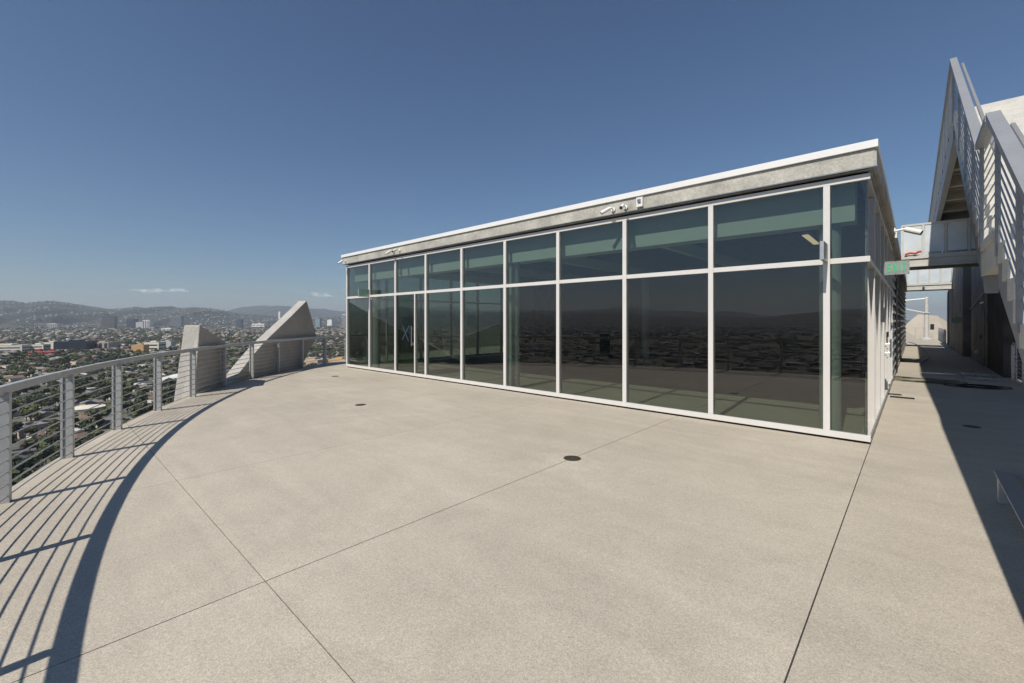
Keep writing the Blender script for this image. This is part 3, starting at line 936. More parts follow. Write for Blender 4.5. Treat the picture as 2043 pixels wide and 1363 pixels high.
add_trees('distant_trees', polar_sample(6500, 4800, 9000, *VW), (10, 20), (.6, .9), T_far, 'faint line of treetops at the foot of the hills')
add_trees('distant_trees', polar_sample(1700, 110, 1400, *RW), (2.0, 3.8), (.8, 1.1), T_mid, 'treetops of the city mirrored in the glass')
add_trees('distant_trees', polar_sample(3000, 1400, 8000, *RW), (6, 12), (.5, .8), T_far, 'far treetops mirrored in the glass')
# houses on the hillsides
n = 3400
az = np.radians(RNG.uniform(145, 186, n)); r = RNG.uniform(5500, 8700, n)
hz_ = hill_z(az, r, T1, 9000.0, 5200.0, 235.0, 1.0)
dens = .5 + .5 * np.sin(az * 37) * np.sin(az * 83 + r / 700)
ok = (RNG.random(n) < dens + .15)
az, r, hz_ = az[ok], r[ok], hz_[ok]; n = len(az)
(T, mask) = HT['flat']
o = merged('hillside_houses', T, np.stack([r * np.cos(az), r * np.sin(az), hz_ + ZG - 3], 1), np.stack([RNG.uniform(12, 34, n), RNG.uniform(10, 24, n), RNG.uniform(7, 14, n)], 1), RNG.uniform(0, 3, n), 'city_paint', pick(WALLC, n) * .75, mask, pick(ROOFC[1:5], n) * .8)
tag(o, 'pale houses sprinkled over the hazy hillside', 'houses', kind='stuff')

# ---- haze and clouds ---------------------------------------------------
hm = bpy.data.materials.new('haze_air'); hm.use_nodes = True
nt = hm.node_tree; nt.nodes.remove(nt.nodes['Principled BSDF'])
pv = nt.nodes.new('ShaderNodeVolumePrincipled')
pv.inputs['Color'].default_value = (0.82, 0.90, 1.0, 1)
pv.inputs['Density'].default_value = 7.2e-5
pv.inputs['Anisotropy'].default_value = 0.2
nt.links.new(pv.outputs[0], nt.nodes['Material Output'].inputs['Volume'])
MATS['haze_air'] = hm
tag(MB().box(-27500, 27500, -27500, 27500, ZG - 1.6, 620).build('haze', 'haze_air'), 'thin pale haze over the whole city', 'haze', kind='stuff')

cm, nt, p = new_mat('cloud_white')
nt.nodes.remove(p)
df0 = nt.nodes.new('ShaderNodeBsdfDiffuse'); df0.inputs[0].default_value = (.95, .94, .93, 1)
tl = nt.nodes.new('ShaderNodeBsdfTranslucent'); tl.inputs[0].default_value = (.95, .94, .93, 1)
df = nt.nodes.new('ShaderNodeAddShader'); nt.links.new(df0.outputs[0], df.inputs[0]); nt.links.new(tl.outputs[0], df.inputs[1])
tr = nt.nodes.new('ShaderNodeBsdfTransparent'); mx = nt.nodes.new('ShaderNodeMixShader')
tcn = nt.nodes.new('ShaderNodeTexCoord'); nz = nt.nodes.new('ShaderNodeTexNoise'); nz.inputs['Scale'].default_value = .0022; nz.inputs['Detail'].default_value = 6
rg = nt.nodes.new('ShaderNodeMapRange'); rg.inputs[1].default_value = .35; rg.inputs[2].default_value = .7; rg.inputs[3].default_value = .0; rg.inputs[4].default_value = .13
nt.links.new(tcn.outputs['Object'], nz.inputs['Vector']); nt.links.new(nz.outputs['Fac'], rg.inputs[0]); nt.links.new(rg.outputs[0], mx.inputs[0])
nt.links.new(tr.outputs[0], mx.inputs[1]); nt.links.new(df.outputs[0], mx.inputs[2]); nt.links.new(mx.outputs[0], nt.nodes['Material Output'].inputs['Surface'])
def cloud(px0, px1, yc, hpx, label, seed, z=33000.0):
    r = random.Random(seed)
    mb = MB(); iv, if_ = ico()
    a = at_depth(px0, yc, z); b = at_depth(px1, yc, z)
    hh = hpx / FPX * z
    ax = (b - a).normalized(); perp = Vector((-ax.y, ax.x, 0))
    for k in range(16):
        t = r.random(); c = a + (b - a) * t + Vector((0, 0, r.uniform(-.15, .5) * hh)) + perp * r.uniform(-1, 1) * hh * 2
        s = r.uniform(.5, 1.0) * (1 - abs(t - .5) * .9)
        L_ = (b - a).length * .13 * r.uniform(.7, 1.3)
        # two-level subdivided sphere
        vs__ = []; seg = 14; rows = 8
        for i in range(rows + 1):
            ph = math.pi * i / rows
            for q in range(seg):
                th_ = 2 * math.pi * q / seg
                w = 1 + .16 * math.sin(3 * th_ + k) * math.sin(2 * ph + k)
                vs__.append(c + ax * (math.sin(ph) * math.cos(th_) * L_ * w) + perp * (math.sin(ph) * math.sin(th_) * hh * w * 1.5) + Vector((0, 0, math.cos(ph) * hh * .5 * s * w)))
        fs__ = [(i * seg + q, (i + 1) * seg + q, (i + 1) * seg + (q + 1) % seg, i * seg + (q + 1) % seg) for i in range(rows) for q in range(seg)]
        mb.add(vs__, fs__)
    o = mb.build('cloud', 'cloud_white', smooth=True)
    return tag(o, label, 'cloud', 'small low clouds over the hills')
cloud(276, 328, 581.5, 7, 'thin white cloud wisp over the left hills, longer one', 3)
cloud(334, 370, 579.5, 6, 'short white cloud wisp, right of the longer one', 5)
cloud(624, 658, 590, 8, 'small faint cloud beside the pavilion edge', 8)

# ================================================================== LARGE STRUCTURE: roof terrace
CIR = (-0.84, 18.60); CR = 19.54          # railing arc
DECK_R = CR + 0.10
def clip_poly(poly, axis, val, keep_less):
    out = []
    n = len(poly)
    for i in range(n):
        a = poly[i]; b = poly[(i + 1) % n]
        ia = (a[axis] <= val) == keep_less; ib = (b[axis] <= val) == keep_less
        if ia:
            out.append(a)
        if ia != ib:
            t = (val - a[axis]) / (b[axis] - a[axis])
            out.append((a[0] + t * (b[0] - a[0]), a[1] + t * (b[1] - a[1])))
    return out

deck_poly = []
for k in range(0, 141):
    a = R_(180 + k * 180 / 140)
    deck_poly.append((CIR[0] + DECK_R * math.cos(a), CIR[1] + DECK_R * math.sin(a)))
deck_poly += [(DECK_R + CIR[0], 55.6), (CIR[0] - DECK_R, 55.6)]
deck_poly = clip_poly(deck_poly, 0, 6.5, True)

deck = MB().prism([(x, y, -0.55) for x, y in deck_poly], (0, 0, 0.543)).build('roof_terrace', 'joint')
tag(deck, 'beige concrete roof terrace with a curved edge and thin straight joints', 'terrace', kind='structure')
cutsx = [(-18.68, .006), (-16.07, .006), (-13.46, .004), (-10.86, .004), (-8.26, .003), (-5.65, .004), (-3.05, .007), (-0.44, .008), (2.17, .006)]
cutsy = [(0.99, .007), (7.52, .004), (14.05, .006), (20.6, .006), (27.1, .006), (33.6, .006), (40.1, .006), (46.6, .006)]
ex = [(-1e3, 0)] + cutsx + [(1e3, 0)]; ey = [(-1e3, 0)] + cutsy + [(1e3, 0)]
for i in range(len(ex) - 1):
    for j in range(len(ey) - 1):
        p = clip_poly(deck_poly, 0, ex[i][0] + ex[i][1] / 2, False)
        if p: p = clip_poly(p, 0, ex[i + 1][0] - ex[i + 1][1] / 2, True)
        if p: p = clip_poly(p, 1, ey[j][0] + ey[j][1] / 2, False)
        if p: p = clip_poly(p, 1, ey[j + 1][0] - ey[j + 1][1] / 2, True)
        if len(p) > 2:
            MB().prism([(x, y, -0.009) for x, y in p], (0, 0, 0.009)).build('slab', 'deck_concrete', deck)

# tall building body under the terrace, so that it does not hover above the city
body = thing('tower_block', (CIR[0], CIR[1], -70), 'concrete office tower carrying the roof terrace, below its curved edge', 'building')
bp_ = [(CIR[0] + (x - CIR[0]) * 0.94, CIR[1] + (y - CIR[1]) * 0.96) for x, y in deck_poly]
MB().prism([(x, y, -70) for x, y in bp_], (0, 0, 69.4)).build('wall', 'tower_concrete', body)
for k in range(16):
    q = [(CIR[0] + (x - CIR[0]) * 0.946, CIR[1] + (y - CIR[1]) * 0.964) for x, y in deck_poly]
    MB().prism([(x, y, -68 + k * 4.1) for x, y in q], (0, 0, 1.9)).build('window_band', 'black_plastic', body)

# ------------------------------------------------------------------ glass pavilion
YF = 7.58; XR = -0.45; XL = -15.10; YB = 16.0; YE = 41.4
pav = thing('glass_pavilion', (-7.7, 20, 0), 'long white framed glass pavilion with a flat concrete edged roof', 'pavilion')
MX = [-0.92 - 1.575 * k for k in range(10)]      # mullion centres on the front, right to left
MW = 0.08
Z_SILL0, Z_SILL1 = 0.035, 0.115
Z_T0, Z_T1 = 2.465, 2.54
Z_H0, Z_H1 = 3.575, 3.655
# roof
MB().box(-15.19, -0.42, 7.56, YE - .02, 3.70, 3.985).build('roof_slab', 'fascia', pav)
MB().box(-15.25, -0.385, 7.50, 7.557, 3.715, 3.95).build('fascia', 'fascia', pav, 0.006)
MB().box(-0.417, -0.368, 7.505, YE, 3.716, 3.95).build('fascia', 'fascia', pav, 0.006)
MB().box(-15.245, -15.193, 7.56, YE, 3.716, 3.95).build('fascia', 'fascia', pav, 0.006)
MB().box(-15.285, -0.352, 7.465, 7.60, 3.955, 4.055).build('roof_cap', 'roof_cap', pav, 0.004)
MB().box(-0.47, -0.353, 7.603, YE, 3.956, 4.054).build('roof_cap', 'roof_cap', pav, 0.004)
MB().box(-15.284, -15.16, 7.603, YE, 3.956, 4.054).build('roof_cap', 'roof_cap', pav, 0.004)
MB().box(-15.25, -0.36, 7.492, 7.553, 3.703, 3.713).build('drip_edge', 'galvanised', pav)
# front frame: head, transom and sill bars between mullions, mullions full height
MB().box(-15.13, XR + .012, YF, YF + .10, Z_H0, Z_H1).build('head_bar', 'white_frame', pav, 0.003)
MB().box(-15.13, XR + .015, YF - .004, YF + .10, Z_SILL0, Z_SILL1).build('sill_bar', 'white_frame', pav, 0.003)
MB().box(-15.10, XR - .02, YF + .03, YF + .09, 0.0, Z_SILL0 - .002).build('sill_base', 'dark_gap', pav)
MB().box(-15.10, XR - .02, YF + .085, YF + .13, Z_H1 + .001, 3.699).build('head_gap', 'dark_gap', pav)  # black infill standing in for the shadow gap beneath the fascia
for x in MX:
    MB().box(x - MW / 2, x + MW / 2, YF, YF + .11, Z_SILL1 + .001, Z_H0 - .001).build('mullion', 'white_frame', pav, 0.003)
edges = [XR + .012] + MX + [XL - .03]
PANE_Y = YF + 0.045
def pane(x0, x1, y0, y1, z0, z1, parent=pav, name='pane', mat='tinted_glass'):
    return MB().box(x0, x1, y0, y1, z0, z1).build(name, mat, parent)
for k in range(len(edges) - 1):
    xa = edges[k + 1] + (MW / 2 if k + 1 < len(edges) - 1 else 0.0); xb = edges[k] - (MW / 2 if k > 0 else 0.0)
    if k == 9 + 1: xa += 0
    MB().box(xa + .001, xb - .001, YF + .002, YF + .098, Z_T0, Z_T1).build('transom', 'white_frame', pav, 0.003)
    gx0 = xa + .002; gx1 = xb - (.03 if k == 0 else .002)
    pane(gx0, gx1, PANE_Y, PANE_Y + .012, Z_T1 - .01, Z_H0 + .01)
    if k == 8:       # bay with the glass door: fixed side light on the right, door leaf on the left
        xm = -10.90
        MB().box(xm - .025, xm + .025, YF, YF + .09, Z_SILL1 + .001, Z_T0 - .001).build('door_jamb', 'white_frame', pav, 0.003)
        pane(xm + .026, gx1, PANE_Y, PANE_Y + .012, Z_SILL1 - .01, Z_T0 + .01)
        door = thing('door', (xm, PANE_Y, 0), None, None); door.parent = pav; door.location -= wloc(pav)
        pane(gx0 + .01, xm - .03, PANE_Y, PANE_Y + .012, 0.03, Z_T0 - .01, door, 'door_glass')
        MB().box(gx0 + .01, xm - .03, PANE_Y - .012, PANE_Y - .001, 0.03, .09).build('bottom_rail', 'sign_metal', door)
        MB().box(gx0 + .01, gx0 + .10, PANE_Y - .012, PANE_Y - .001, 2.38, 2.45).build('hinge', 'sign_metal', door)
        hb = MB()
        hb.tube([(xm - .12, PANE_Y - .07, .92), (xm - .12, PANE_Y - .07, 1.52)], .014, 10)
        for z in (1.0, 1.44): hb.tube([(xm - .12, PANE_Y - .07, z), (xm - .12, PANE_Y, z)], .008, 6)
        hb.build('handle', 'galvanised', door)
        MB().box(xm - .17, xm - .05, PANE_Y - .05, PANE_Y - .001, .95, 1.02).build('lock', 'galvanised', door)
    else:
        pane(gx0, gx1, PANE_Y, PANE_Y + .012, Z_SILL1 - .01, Z_T0 + .01)
# right side wall: glass from the corner back to YB, then louvres
SY = [8.75, 10.2, 11.65, 13.1, 14.55, 15.97]
sy_edges = [YF + .06] + SY
MB().box(XR - .10, XR, YF + .102, YB, Z_H0, Z_H1).build('head_bar', 'white_frame', pav, 0.003)
MB().box(XR - .10, XR + .004, YF + .102, YB, Z_SILL0, Z_SILL1).build('sill_bar', 'white_frame', pav, 0.003)
MB().box(XR - .09, XR - .03, YF + .10, YB, 0.0, Z_SILL0 - .002).build('sill_base', 'dark_gap', pav)
for y in SY:
    MB().box(XR - .11, XR, y - .035, y + .035, Z_SILL1 + .001, Z_H0 - .001).build('mullion', 'white_frame', pav, 0.003)
for k in range(len(sy_edges) - 1):
    a = sy_edges[k] + (.036 if k else .0); b = sy_edges[k + 1] - .036
    MB().box(XR - .098, XR - .002, a + .001, b - .001, Z_T0, Z_T1).build('transom', 'white_frame', pav, 0.003)
    pane(XR - .057, XR - .045, a + (.002 if k else .06), b - .002, Z_T1 - .01, Z_H0 + .01)
    if k in (3, 4):
        dr = thing('door', (XR, a, 0), None, None); dr.parent = pav; dr.location -= wloc(pav)
        pane(XR - .057, XR - .045, a + .05, b - .05, .12, Z_T0 - .05, dr, 'door_glass')
        MB().box(XR - .07, XR - .02, a + .005, a + .048, .04, Z_T0 - .005).build('stile', 'white_frame', dr, .002)
        MB().box(XR - .07, XR - .02, b - .048, b - .005, .04, Z_T0 - .005).build('stile', 'white_frame', dr, .002)
        ys = b - .1 if k == 3 else a + .1
        hb = MB().tube([(XR + .05, ys, .85), (XR + .05, ys, 1.25)], .014, 8)
        hb.tube([(XR + .05, ys, .95), (XR - .04, ys, .95)], .008, 6).tube([(XR + .05, ys, 1.15), (XR - .04, ys, 1.15)], .008, 6)
        hb.build('handle', 'galvanised', dr)
        MB().box(XR - .02, XR + .012, ys - .04, ys + .04, 1.3, 1.42).build('lock', 'black_plastic', dr)
    else:
        pane(XR - .057, XR - .045, a + (.002 if k else .06), b - .002, Z_SILL1 - .01, Z_T0 + .01)
MB().box(XR - .035, XR - .022, YF + .05, YF + .063, Z_SILL1, Z_H0).build('corner_joint', 'black_plastic', pav)
# left side wall, glass too
LX = XL - .03
LY = [9.2, 10.8, 12.4, 14.0, 15.6]
ly = [YF + .06] + LY
MB().box(LX, LX + .10, YF + .102, YB, Z_H0, Z_H1).build('head_bar', 'white_frame', pav)
MB().box(LX, LX + .10, YF + .102, YB, Z_SILL0, Z_SILL1).build('sill_bar', 'white_frame', pav)
for y in LY:
    MB().box(LX, LX + .11, y - .04, y + .04, Z_SILL1 + .001, Z_H0 - .001).build('mullion', 'white_frame', pav)
for k in range(len(ly) - 1):
    a = ly[k] + .042; b = ly[k + 1] - .042
    MB().box(LX + .002, LX + .098, a, b, Z_T0, Z_T1).build('transom', 'white_frame', pav)
    pane(LX + .045, LX + .057, a, b, Z_T1 - .01, Z_H0 + .01)
    pane(LX + .045, LX + .057, a, b, Z_SILL1 - .01, Z_T0 + .01)
MB().box(LX, LX + .2, YB + .001, YE - .05, 0, 3.699).build('rear_side_wall', 'fascia', pav)
# interior: edge beam, columns, corrugated ceiling, back wall with openings
MB().box(-14.95, -0.62, 7.82, 8.18, 3.08, 3.699).build('edge_beam', 'interior_beam', pav)
for x in (-0.93, -7.3, -13.8):
    MB().lathe((x, 8.02, 0), [(.155, 0), (.155, .03), (.135, .035), (.135, 3.079)], 28).build('column', 'column_paint', pav, smooth=False)
for x in (-0.93, -7.3, -13.8):
    MB().lathe((x, 15.2, 0), [(.155, 0), (.135, .035), (.135, 3.5)], 20).build('column', 'column_paint', pav)
cb = MB()
y = 8.2; i = 0
prof = []
while y < YB - .1:
    prof += [(y, 3.58), (y + .09, 3.58), (y + .13, 3.66), (y + .22, 3.66)]; y += .26
n = len(prof)
cb.add([(-15.0, a, b) for a, b in prof] + [(-.6, a, b) for a, b in prof], [(k, n + k, n + k + 1, k + 1) for k in range(n - 1)])
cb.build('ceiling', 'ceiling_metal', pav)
for x in (-4.1, -7.3, -10.5, -13.8):
    MB().box(x - .08, x + .08, 8.2, YB, 3.30, 3.57).build('ceiling_beam', 'interior_beam', pav)
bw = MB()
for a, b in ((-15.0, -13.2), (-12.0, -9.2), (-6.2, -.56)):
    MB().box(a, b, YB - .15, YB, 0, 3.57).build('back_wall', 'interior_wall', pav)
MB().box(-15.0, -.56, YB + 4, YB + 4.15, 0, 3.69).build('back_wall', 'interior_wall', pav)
# louvred part of the right wall
MB().box(XR - .25, XR - .10, YB + .05, YE - .05, 0, 3.70).build('louvre_backing', 'dark_gap', pav)
for k in range(14):
    z = .06 + k * .262
    mb = MB().prism([(XR - .085, YB + .02, z), (XR + .01, YB + .02, z - .012), (XR + .01, YB + .02, z + .03), (XR - .05, YB + .02, z + .222)], (0, YE - YB - .05, 0))
    mb.build('louvre_blade', 'louvre', pav)
MB().box(XR - .02, XR + .05, 18.6, 18.72, .05, 3.0).build('downpipe', 'black_plastic', pav)

# ------------------------------------------------------------------ concrete core beside the walkway
core = thing('concrete_core', (3.5, 30, 0), 'stained dark concrete service core along the shaded side of the walkway', 'wall')
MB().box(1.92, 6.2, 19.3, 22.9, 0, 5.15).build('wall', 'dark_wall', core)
MB().box(1.88, 6.0, 22.903, 28.6, 0, 5.16).build('wall', 'tower_concrete', core, 0.01)
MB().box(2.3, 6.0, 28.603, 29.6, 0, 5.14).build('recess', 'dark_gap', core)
MB().box(1.66, 6.0, 29.603, 42.0, 0, 5.17).build('wall', 'tower_concrete', core, 0.01)
MB().box(1.855, 1.878, 23.35, 24.4, .02, 2.3).build('door', 'tower_concrete', core, 0.004)
MB().box(1.81, 1.854, 24.15, 24.22, 1.0, 1.16).build('door_handle', 'black_plastic', core)
MB().tube([(1.86, 23.3, 1.5), (1.86, 23.3, 2.35), (1.86, 24.45, 2.35)], .02, 6).build('conduit', 'galvanised', core)
MB().tube([(1.60, 40.3, .1), (1.60, 40.3, 3.6)], .05, 8).build('downpipe', 'mast_white', core)
MB().tube([(1.85, 19.4, 2.85), (1.85, 22.9, 2.75), (1.83, 28.5, 2.2)], .018, 6).build('conduit', 'mast_white', core)
bl = MB().lathe((0, 0, 0), [(.13, 0), (.13, .05), (.10, .10), (.04, .13)], 16)
m_bulk = bl.mesh('bulkhead_lamp', 'camera_white')
o = inst('bulkhead_lamp', m_bulk, core, Vector((1.878, 25.3, .42)) - wloc(core)); o.rotation_euler = (0, R_(-90), 0)
for y in (27.4, 26.6): MB().box(1.84, 1.879, y, y + .08, .42, .55).build('outlet_box', 'galvanised', core)

# ------------------------------------------------------------------ steel stair and upper gallery
XS = 0.565; XW = 2.40
stair = thing('steel_stair', (1.5, 5, 0), 'grey steel stair with pale boxed steps climbing to a high gallery', 'stair')
def flight(y0, z0, n, rise, run):
    s = rise / run
    for k in range(n):
        ya = y0 + k * run; zt = z0 + (k + 1) * rise
        MB().box(XS, XW, ya, ya + run + .02, zt - rise + .004, zt).build('step', 'stair_pan', stair, 0.004)
    ye = y0 + n * run; ze = z0 + n * rise
    for xa in (XS + .03, XW - .15):
        mb = MB().prism([(xa, y0, z0 - rise + .02), (xa, ye, ze - rise + .02), (xa, ye, ze - rise - .38), (xa, y0, z0 - rise - .38 if z0 > .5 else max(0.0, z0 - rise - .38))], (.11, 0, 0))
        mb.build('stringer', 'stair_steel', stair)
    return s
Y1, Y2, Y3, Y4 = 2.30, 6.30, 7.44, 12.40
ZL, ZT = 2.55, 5.75
flight(Y1, 0.0, 14, ZL / 14, (Y2 - Y1) / 14)
flight(Y3, ZL, 17, (ZT - ZL) / 17, (Y4 - Y3) / 17)
MB().box(XS - .012, XW, Y2 + .022, Y3 - .003, ZL - .09, ZL - .001).build('landing', 'stair_pan', stair)
MB().box(XS + .01, XS + .13, Y2 - .02, Y3 + .10, ZL - .36, ZL - .093).build('landing_beam', 'stair_pan', stair, .004)
MB().box(XS + .13, XW, Y3 + .0, Y3 + .09, ZL - .36, ZL - .093).build('landing_beam', 'stair_pan', stair, .004)
# rails: cap, inner grab rail, slanted rods, posts
CAPW, CAPH = .10, .07
def railrun(x, pts, nrods=9, dz0=.09, dz1=.95, posts=(), cap=1.04, panel=False, zbase=None):
    sd_ = [(1, 0, 0)] * len(pts)
    MB().sweep([(x, y, z + cap) for y, z in pts], CAPW, CAPH, sd_).build('handrail', 'stair_steel', stair)
    MB().tube([(x + .13, y, z + cap - .10) for y, z in pts], .022, 8).build('grab_rail', 'stair_steel', stair)
    for k in range(nrods):
        dz = dz0 + (dz1 - dz0) * k / (nrods - 1)
        MB().tube([(x + .012, y, z + dz) for y, z in pts], .0075, 6).build('rod', 'stair_rod', stair)
    for y in posts:
        z = np.interp(y, [p[0] for p in pts], [p[1] for p in pts])
        MB().box(x - .014, x + .020, y - .035, y + .035, z - .16, z + cap + .01).build('post', 'stair_steel', stair, .003)
for x in (XS, XW + .045):
    railrun(x, [(Y1 - .2, 0.06), (Y2 + .06, ZL + .06)], posts=(2.3, 3.6, 4.9, Y2 - .25))
    railrun(x, [(Y2 + .12, ZL + .055), (Y3 - .06, ZL + .055)], posts=(Y3 - .06,))
    railrun(x, [(Y3, ZL + .06), (Y4, ZT + .06)], posts=(8.35, 9.5, 10.8, Y4 - .06))
# upper gallery running on along the walkway
YG = 33.5  # far end lengthened so the gallery casts shade on the core
MB().box(XS + .02, XW, Y4 + .025, YG, ZT - .09, ZT).build('gallery_deck', 'stair_pan', stair)
MB().box(XS, XS + .12, Y4 + .01, YG, ZT - .46, ZT - .002).build('gallery_beam', 'stair_steel', stair)
MB().box(XW - .1, XW + .02, Y4 + .01, YG, ZT - .46, ZT - .002).build('gallery_beam', 'stair_steel', stair)
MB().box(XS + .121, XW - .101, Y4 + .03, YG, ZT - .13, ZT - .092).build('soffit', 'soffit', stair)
k = 0; y = Y4 + .2
while y < YG - .2:
    wdt = .22 if k % 3 == 1 else .09
    MB().box(XS + .121, XW - .101, y, y + wdt, ZT - (.40 if k % 3 == 1 else .24), ZT - .131).build('joist', 'joist', stair)
    y += .62; k += 1
for x in (XS + .0, XW + .02):
    MB().sweep([(x, Y4, ZT + 1.03), (x, YG, ZT + 1.03)], CAPW, CAPH, [(1, 0, 0)] * 2).build('handrail', 'stair_steel', stair)
    y = Y4 + .08; j = 0
    while y < YG - 1.2:
        MB().box(x - .012, x + .012, y + .04, y + 1.38, ZT + .02, ZT + 1.0).build('mesh_panel', 'mesh_panel', stair)
        MB().box(x - .016, x + .016, y - .03, y + .03, ZT - .05, ZT + 1.03).build('post', 'stair_steel', stair)
        y += 1.42; j += 1
for y in (20.5, 26.8):
    MB().box(1.95, 2.25, y, y + .3, 5.175, ZT - .465).build('bearing', 'stair_pan', stair)
for y in (13.2, 17.0):
    MB().box(XW - .12, XW + .04, y, y + .16, 0, ZT - .462).build('gallery_post', 'stair_steel', stair)

# ------------------------------------------------------------------ foot bridges from the pavilion roof to the core
def bridge(y0, y1, label, strap):
    b = thing('foot_bridge', (0.6, (y0 + y1) / 2, 3.5), label, 'bridge')
    x0, x1 = -0.35, XS - .06 if y0 < YG else 1.66
    if y0 < YG: x1 = 1.9
    for ya in (y0, y1 - .12):
        MB().box(x0, x1, ya, ya + .12, 3.82, 3.96).build('beam', 'bridge_beam', b, .004)
        MB().box(x0, x1, ya + .045, ya + .075, 3.60, 3.819).build('web', 'bridge_beam', b)
        MB().box(x0, x1, ya + .01, ya + .11, 3.55, 3.599).build('flange', 'bridge_beam', b)
    MB().box(x0, x1, y0 + .121, y1 - .121, 3.88, 3.95).build('deck_plate', 'stair_steel', b)
    n = 6
    for k in range(n):
        xa = x0 + .1 + k * (x1 - x0 - .2) / n
        MB().box(xa, xa + .06, y0 + .121, y1 - .121, 3.66, 3.879).build('joist', 'joist', b)
    for ya in (y0 + .02, y1 - .06):
        xs = np.linspace(x0 + .02, x1 - .04, 5)
        for k in range(4):
            MB().box(xs[k] + .045, xs[k + 1] - .045, ya, ya + .02, 4.02, 4.96).build('panel', 'bridge_panel', b)
        for x in xs:
            MB().box(x - .03, x + .03, ya - .015, ya + .04, 3.961, 4.99).build('post', 'bridge_beam', b, .003)
        MB().box(x0, x1, ya - .02, ya + .05, 4.965, 5.03).build('handrail', 'bridge_beam', b, .003)
    return b
bridge(20.6, 22.0, 'nearer foot bridge with pale panels between pavilion roof and stair', True)
bridge(36.2, 37.6, 'farther foot bridge with pale panels, seen beneath the nearer one', False)

# ================================================================== THINGS ON THE TERRACE
# ------------------------------------------------------------------ curved guard railing
def rail_post_mesh():
    # local x = radial outwards, y = tangent
    mb = MB()
    mb.box(-.052, .012, -.026, .026, -.12, 1.0)
    mb.box(.012, .036, -.006, .006, -.12, 1.0)
    mb.box(.036, .058, -.032, .032, -.12, 1.0)
    return mb.mesh('post', 'rail_paint')
POST = rail_post_mesh()
rail = thing('guard_railing', (CIR[0] - 10, 2, 0), 'grey curved guard railing with thin rods along the terrace edge', 'railing')
def arc_pt(a, r=CR, z=0.0):
    return Vector((CIR[0] + r * math.cos(a), CIR[1] + r * math.sin(a), z))
A_REF = math.atan2(-0.23 - CIR[1], -6.13 - CIR[0])
DA = 1.525 / CR
angs = [A_REF + DA * k for k in range(-16, 9)]
a0, a1 = angs[0], angs[-1]
NP = 24 * 4
arc = [a0 + (a1 - a0) * k / NP for k in range(NP + 1)]
rad = [(math.cos(a), math.sin(a), 0) for a in arc]
MB().sweep([arc_pt(a, CR, .995) for a in arc], .055, .075, rad).build('top_rail', 'rail_paint', rail)
for k in range(9):
    MB().tube([arc_pt(a, CR - .040, .066 + k * .109) for a in arc], .0068, 6).build('rod', 'rod_steel', rail, smooth=True)
for a in angs:
    p = arc_pt(a)
    inst('post', POST, rail, p - wloc(rail), a)
# deck-edge drip strip
MB().sweep([arc_pt(a, DECK_R + .02, -.16) for a in arc], .03, .14, rad).build('edge_strip', 'rail_paint', rail)

def straight_rail(name, pts, label, step=1.5):
    p0 = Vector(pts[0]); r = thing(name, p0, label, 'railing')
    for a, b in zip(pts[:-1], pts[1:]):
        a = Vector(a); b = Vector(b); t = (b - a).normalized(); sdv = (-t.y, t.x, 0)
        MB().sweep([a + Vector((0, 0, .995)), b + Vector((0, 0, .995))], .055, .075, [sdv] * 2).build('top_rail', 'rail_paint', r)
        for k in range(9):
            z = Vector((0, 0, .066 + k * .109))
            MB().tube([a + z, b + z], .008, 5).build('rod', 'rod_steel', r)
        n = max(1, round((b - a).length / step))
        for k in range(n + 1):
            inst('post', POST, r, a + (b - a) * k / n - p0, math.atan2(sdv[1], sdv[0]))
    return r
straight_rail('guard_railing', [(-14, 55.2, 0), (1.62, 55.2, 0), (1.62, 44.6, 0)], 'distant straight railing closing off the far end of the walkway', 1.5)
straight_rail('guard_railing', [(2.05, 18.6, 0), (2.05, 13.5, 0)], 'short railing in the shade beneath the stair', 1.5)

# ------------------------------------------------------------------ two concrete fins outside the railing
def fin_obj(name, poly_in, poly_out, label):
    n = len(poly_in)
    mb = MB().add(list(poly_in) + list(poly_out), [tuple(range(n)), tuple(range(n, 2 * n))[::-1]] + [(i, n + i, n + (i + 1) % n, (i + 1) % n) for i in range(n)])
    o = mb.build(name, 'fin_concrete')
    bv = o.modifiers.new('bevel', 'BEVEL'); bv.width = .03; bv.segments = 2; bv.limit_method = 'ANGLE'; bv.angle_limit = R_(25)
    tag(o, label, 'concrete fin', 'concrete fins outside the railing')
    return o
def P(a_idx, z, r=CR + .14):
    return tuple(arc_pt(A_REF - DA * a_idx, r, z))

def arc_at(px, r):
    """point on the circle of radius r that lies on the photograph's column px (left half of the arc)"""
    d = ray(px); dx, dy = d
    a = dx * dx + dy * dy; b = -2 * (dx * CIR[0] + dy * CIR[1]); c = CIR[0] ** 2 + CIR[1] ** 2 - r * r
    z = (-b + math.sqrt(b * b - 4 * a * c)) / (2 * a)
    z2 = (-b - math.sqrt(b * b - 4 * a * c)) / (2 * a)
    if z2 > 6: z = z2
    return math.atan2(dy * z - CIR[1], dx * z - CIR[0]), z
def Q(px, py, r):
    a, z = arc_at(px, r)
    return tuple(arc_pt(a, r, CAM_H + (HY - py) / FPX * z))
RI = CR + .14
fin_obj('concrete_fin',
        [Q(376, 930, RI), Q(447, 930, RI), Q(453, 684, RI), Q(399, 648, RI)],
        [Q(328, 930, CR + .80), Q(420, 930, CR + .80), Q(430, 686, CR + .55), Q(367, 648, CR + .52)],
        'stubby concrete fin with a flat top, nearer along the curved railing')
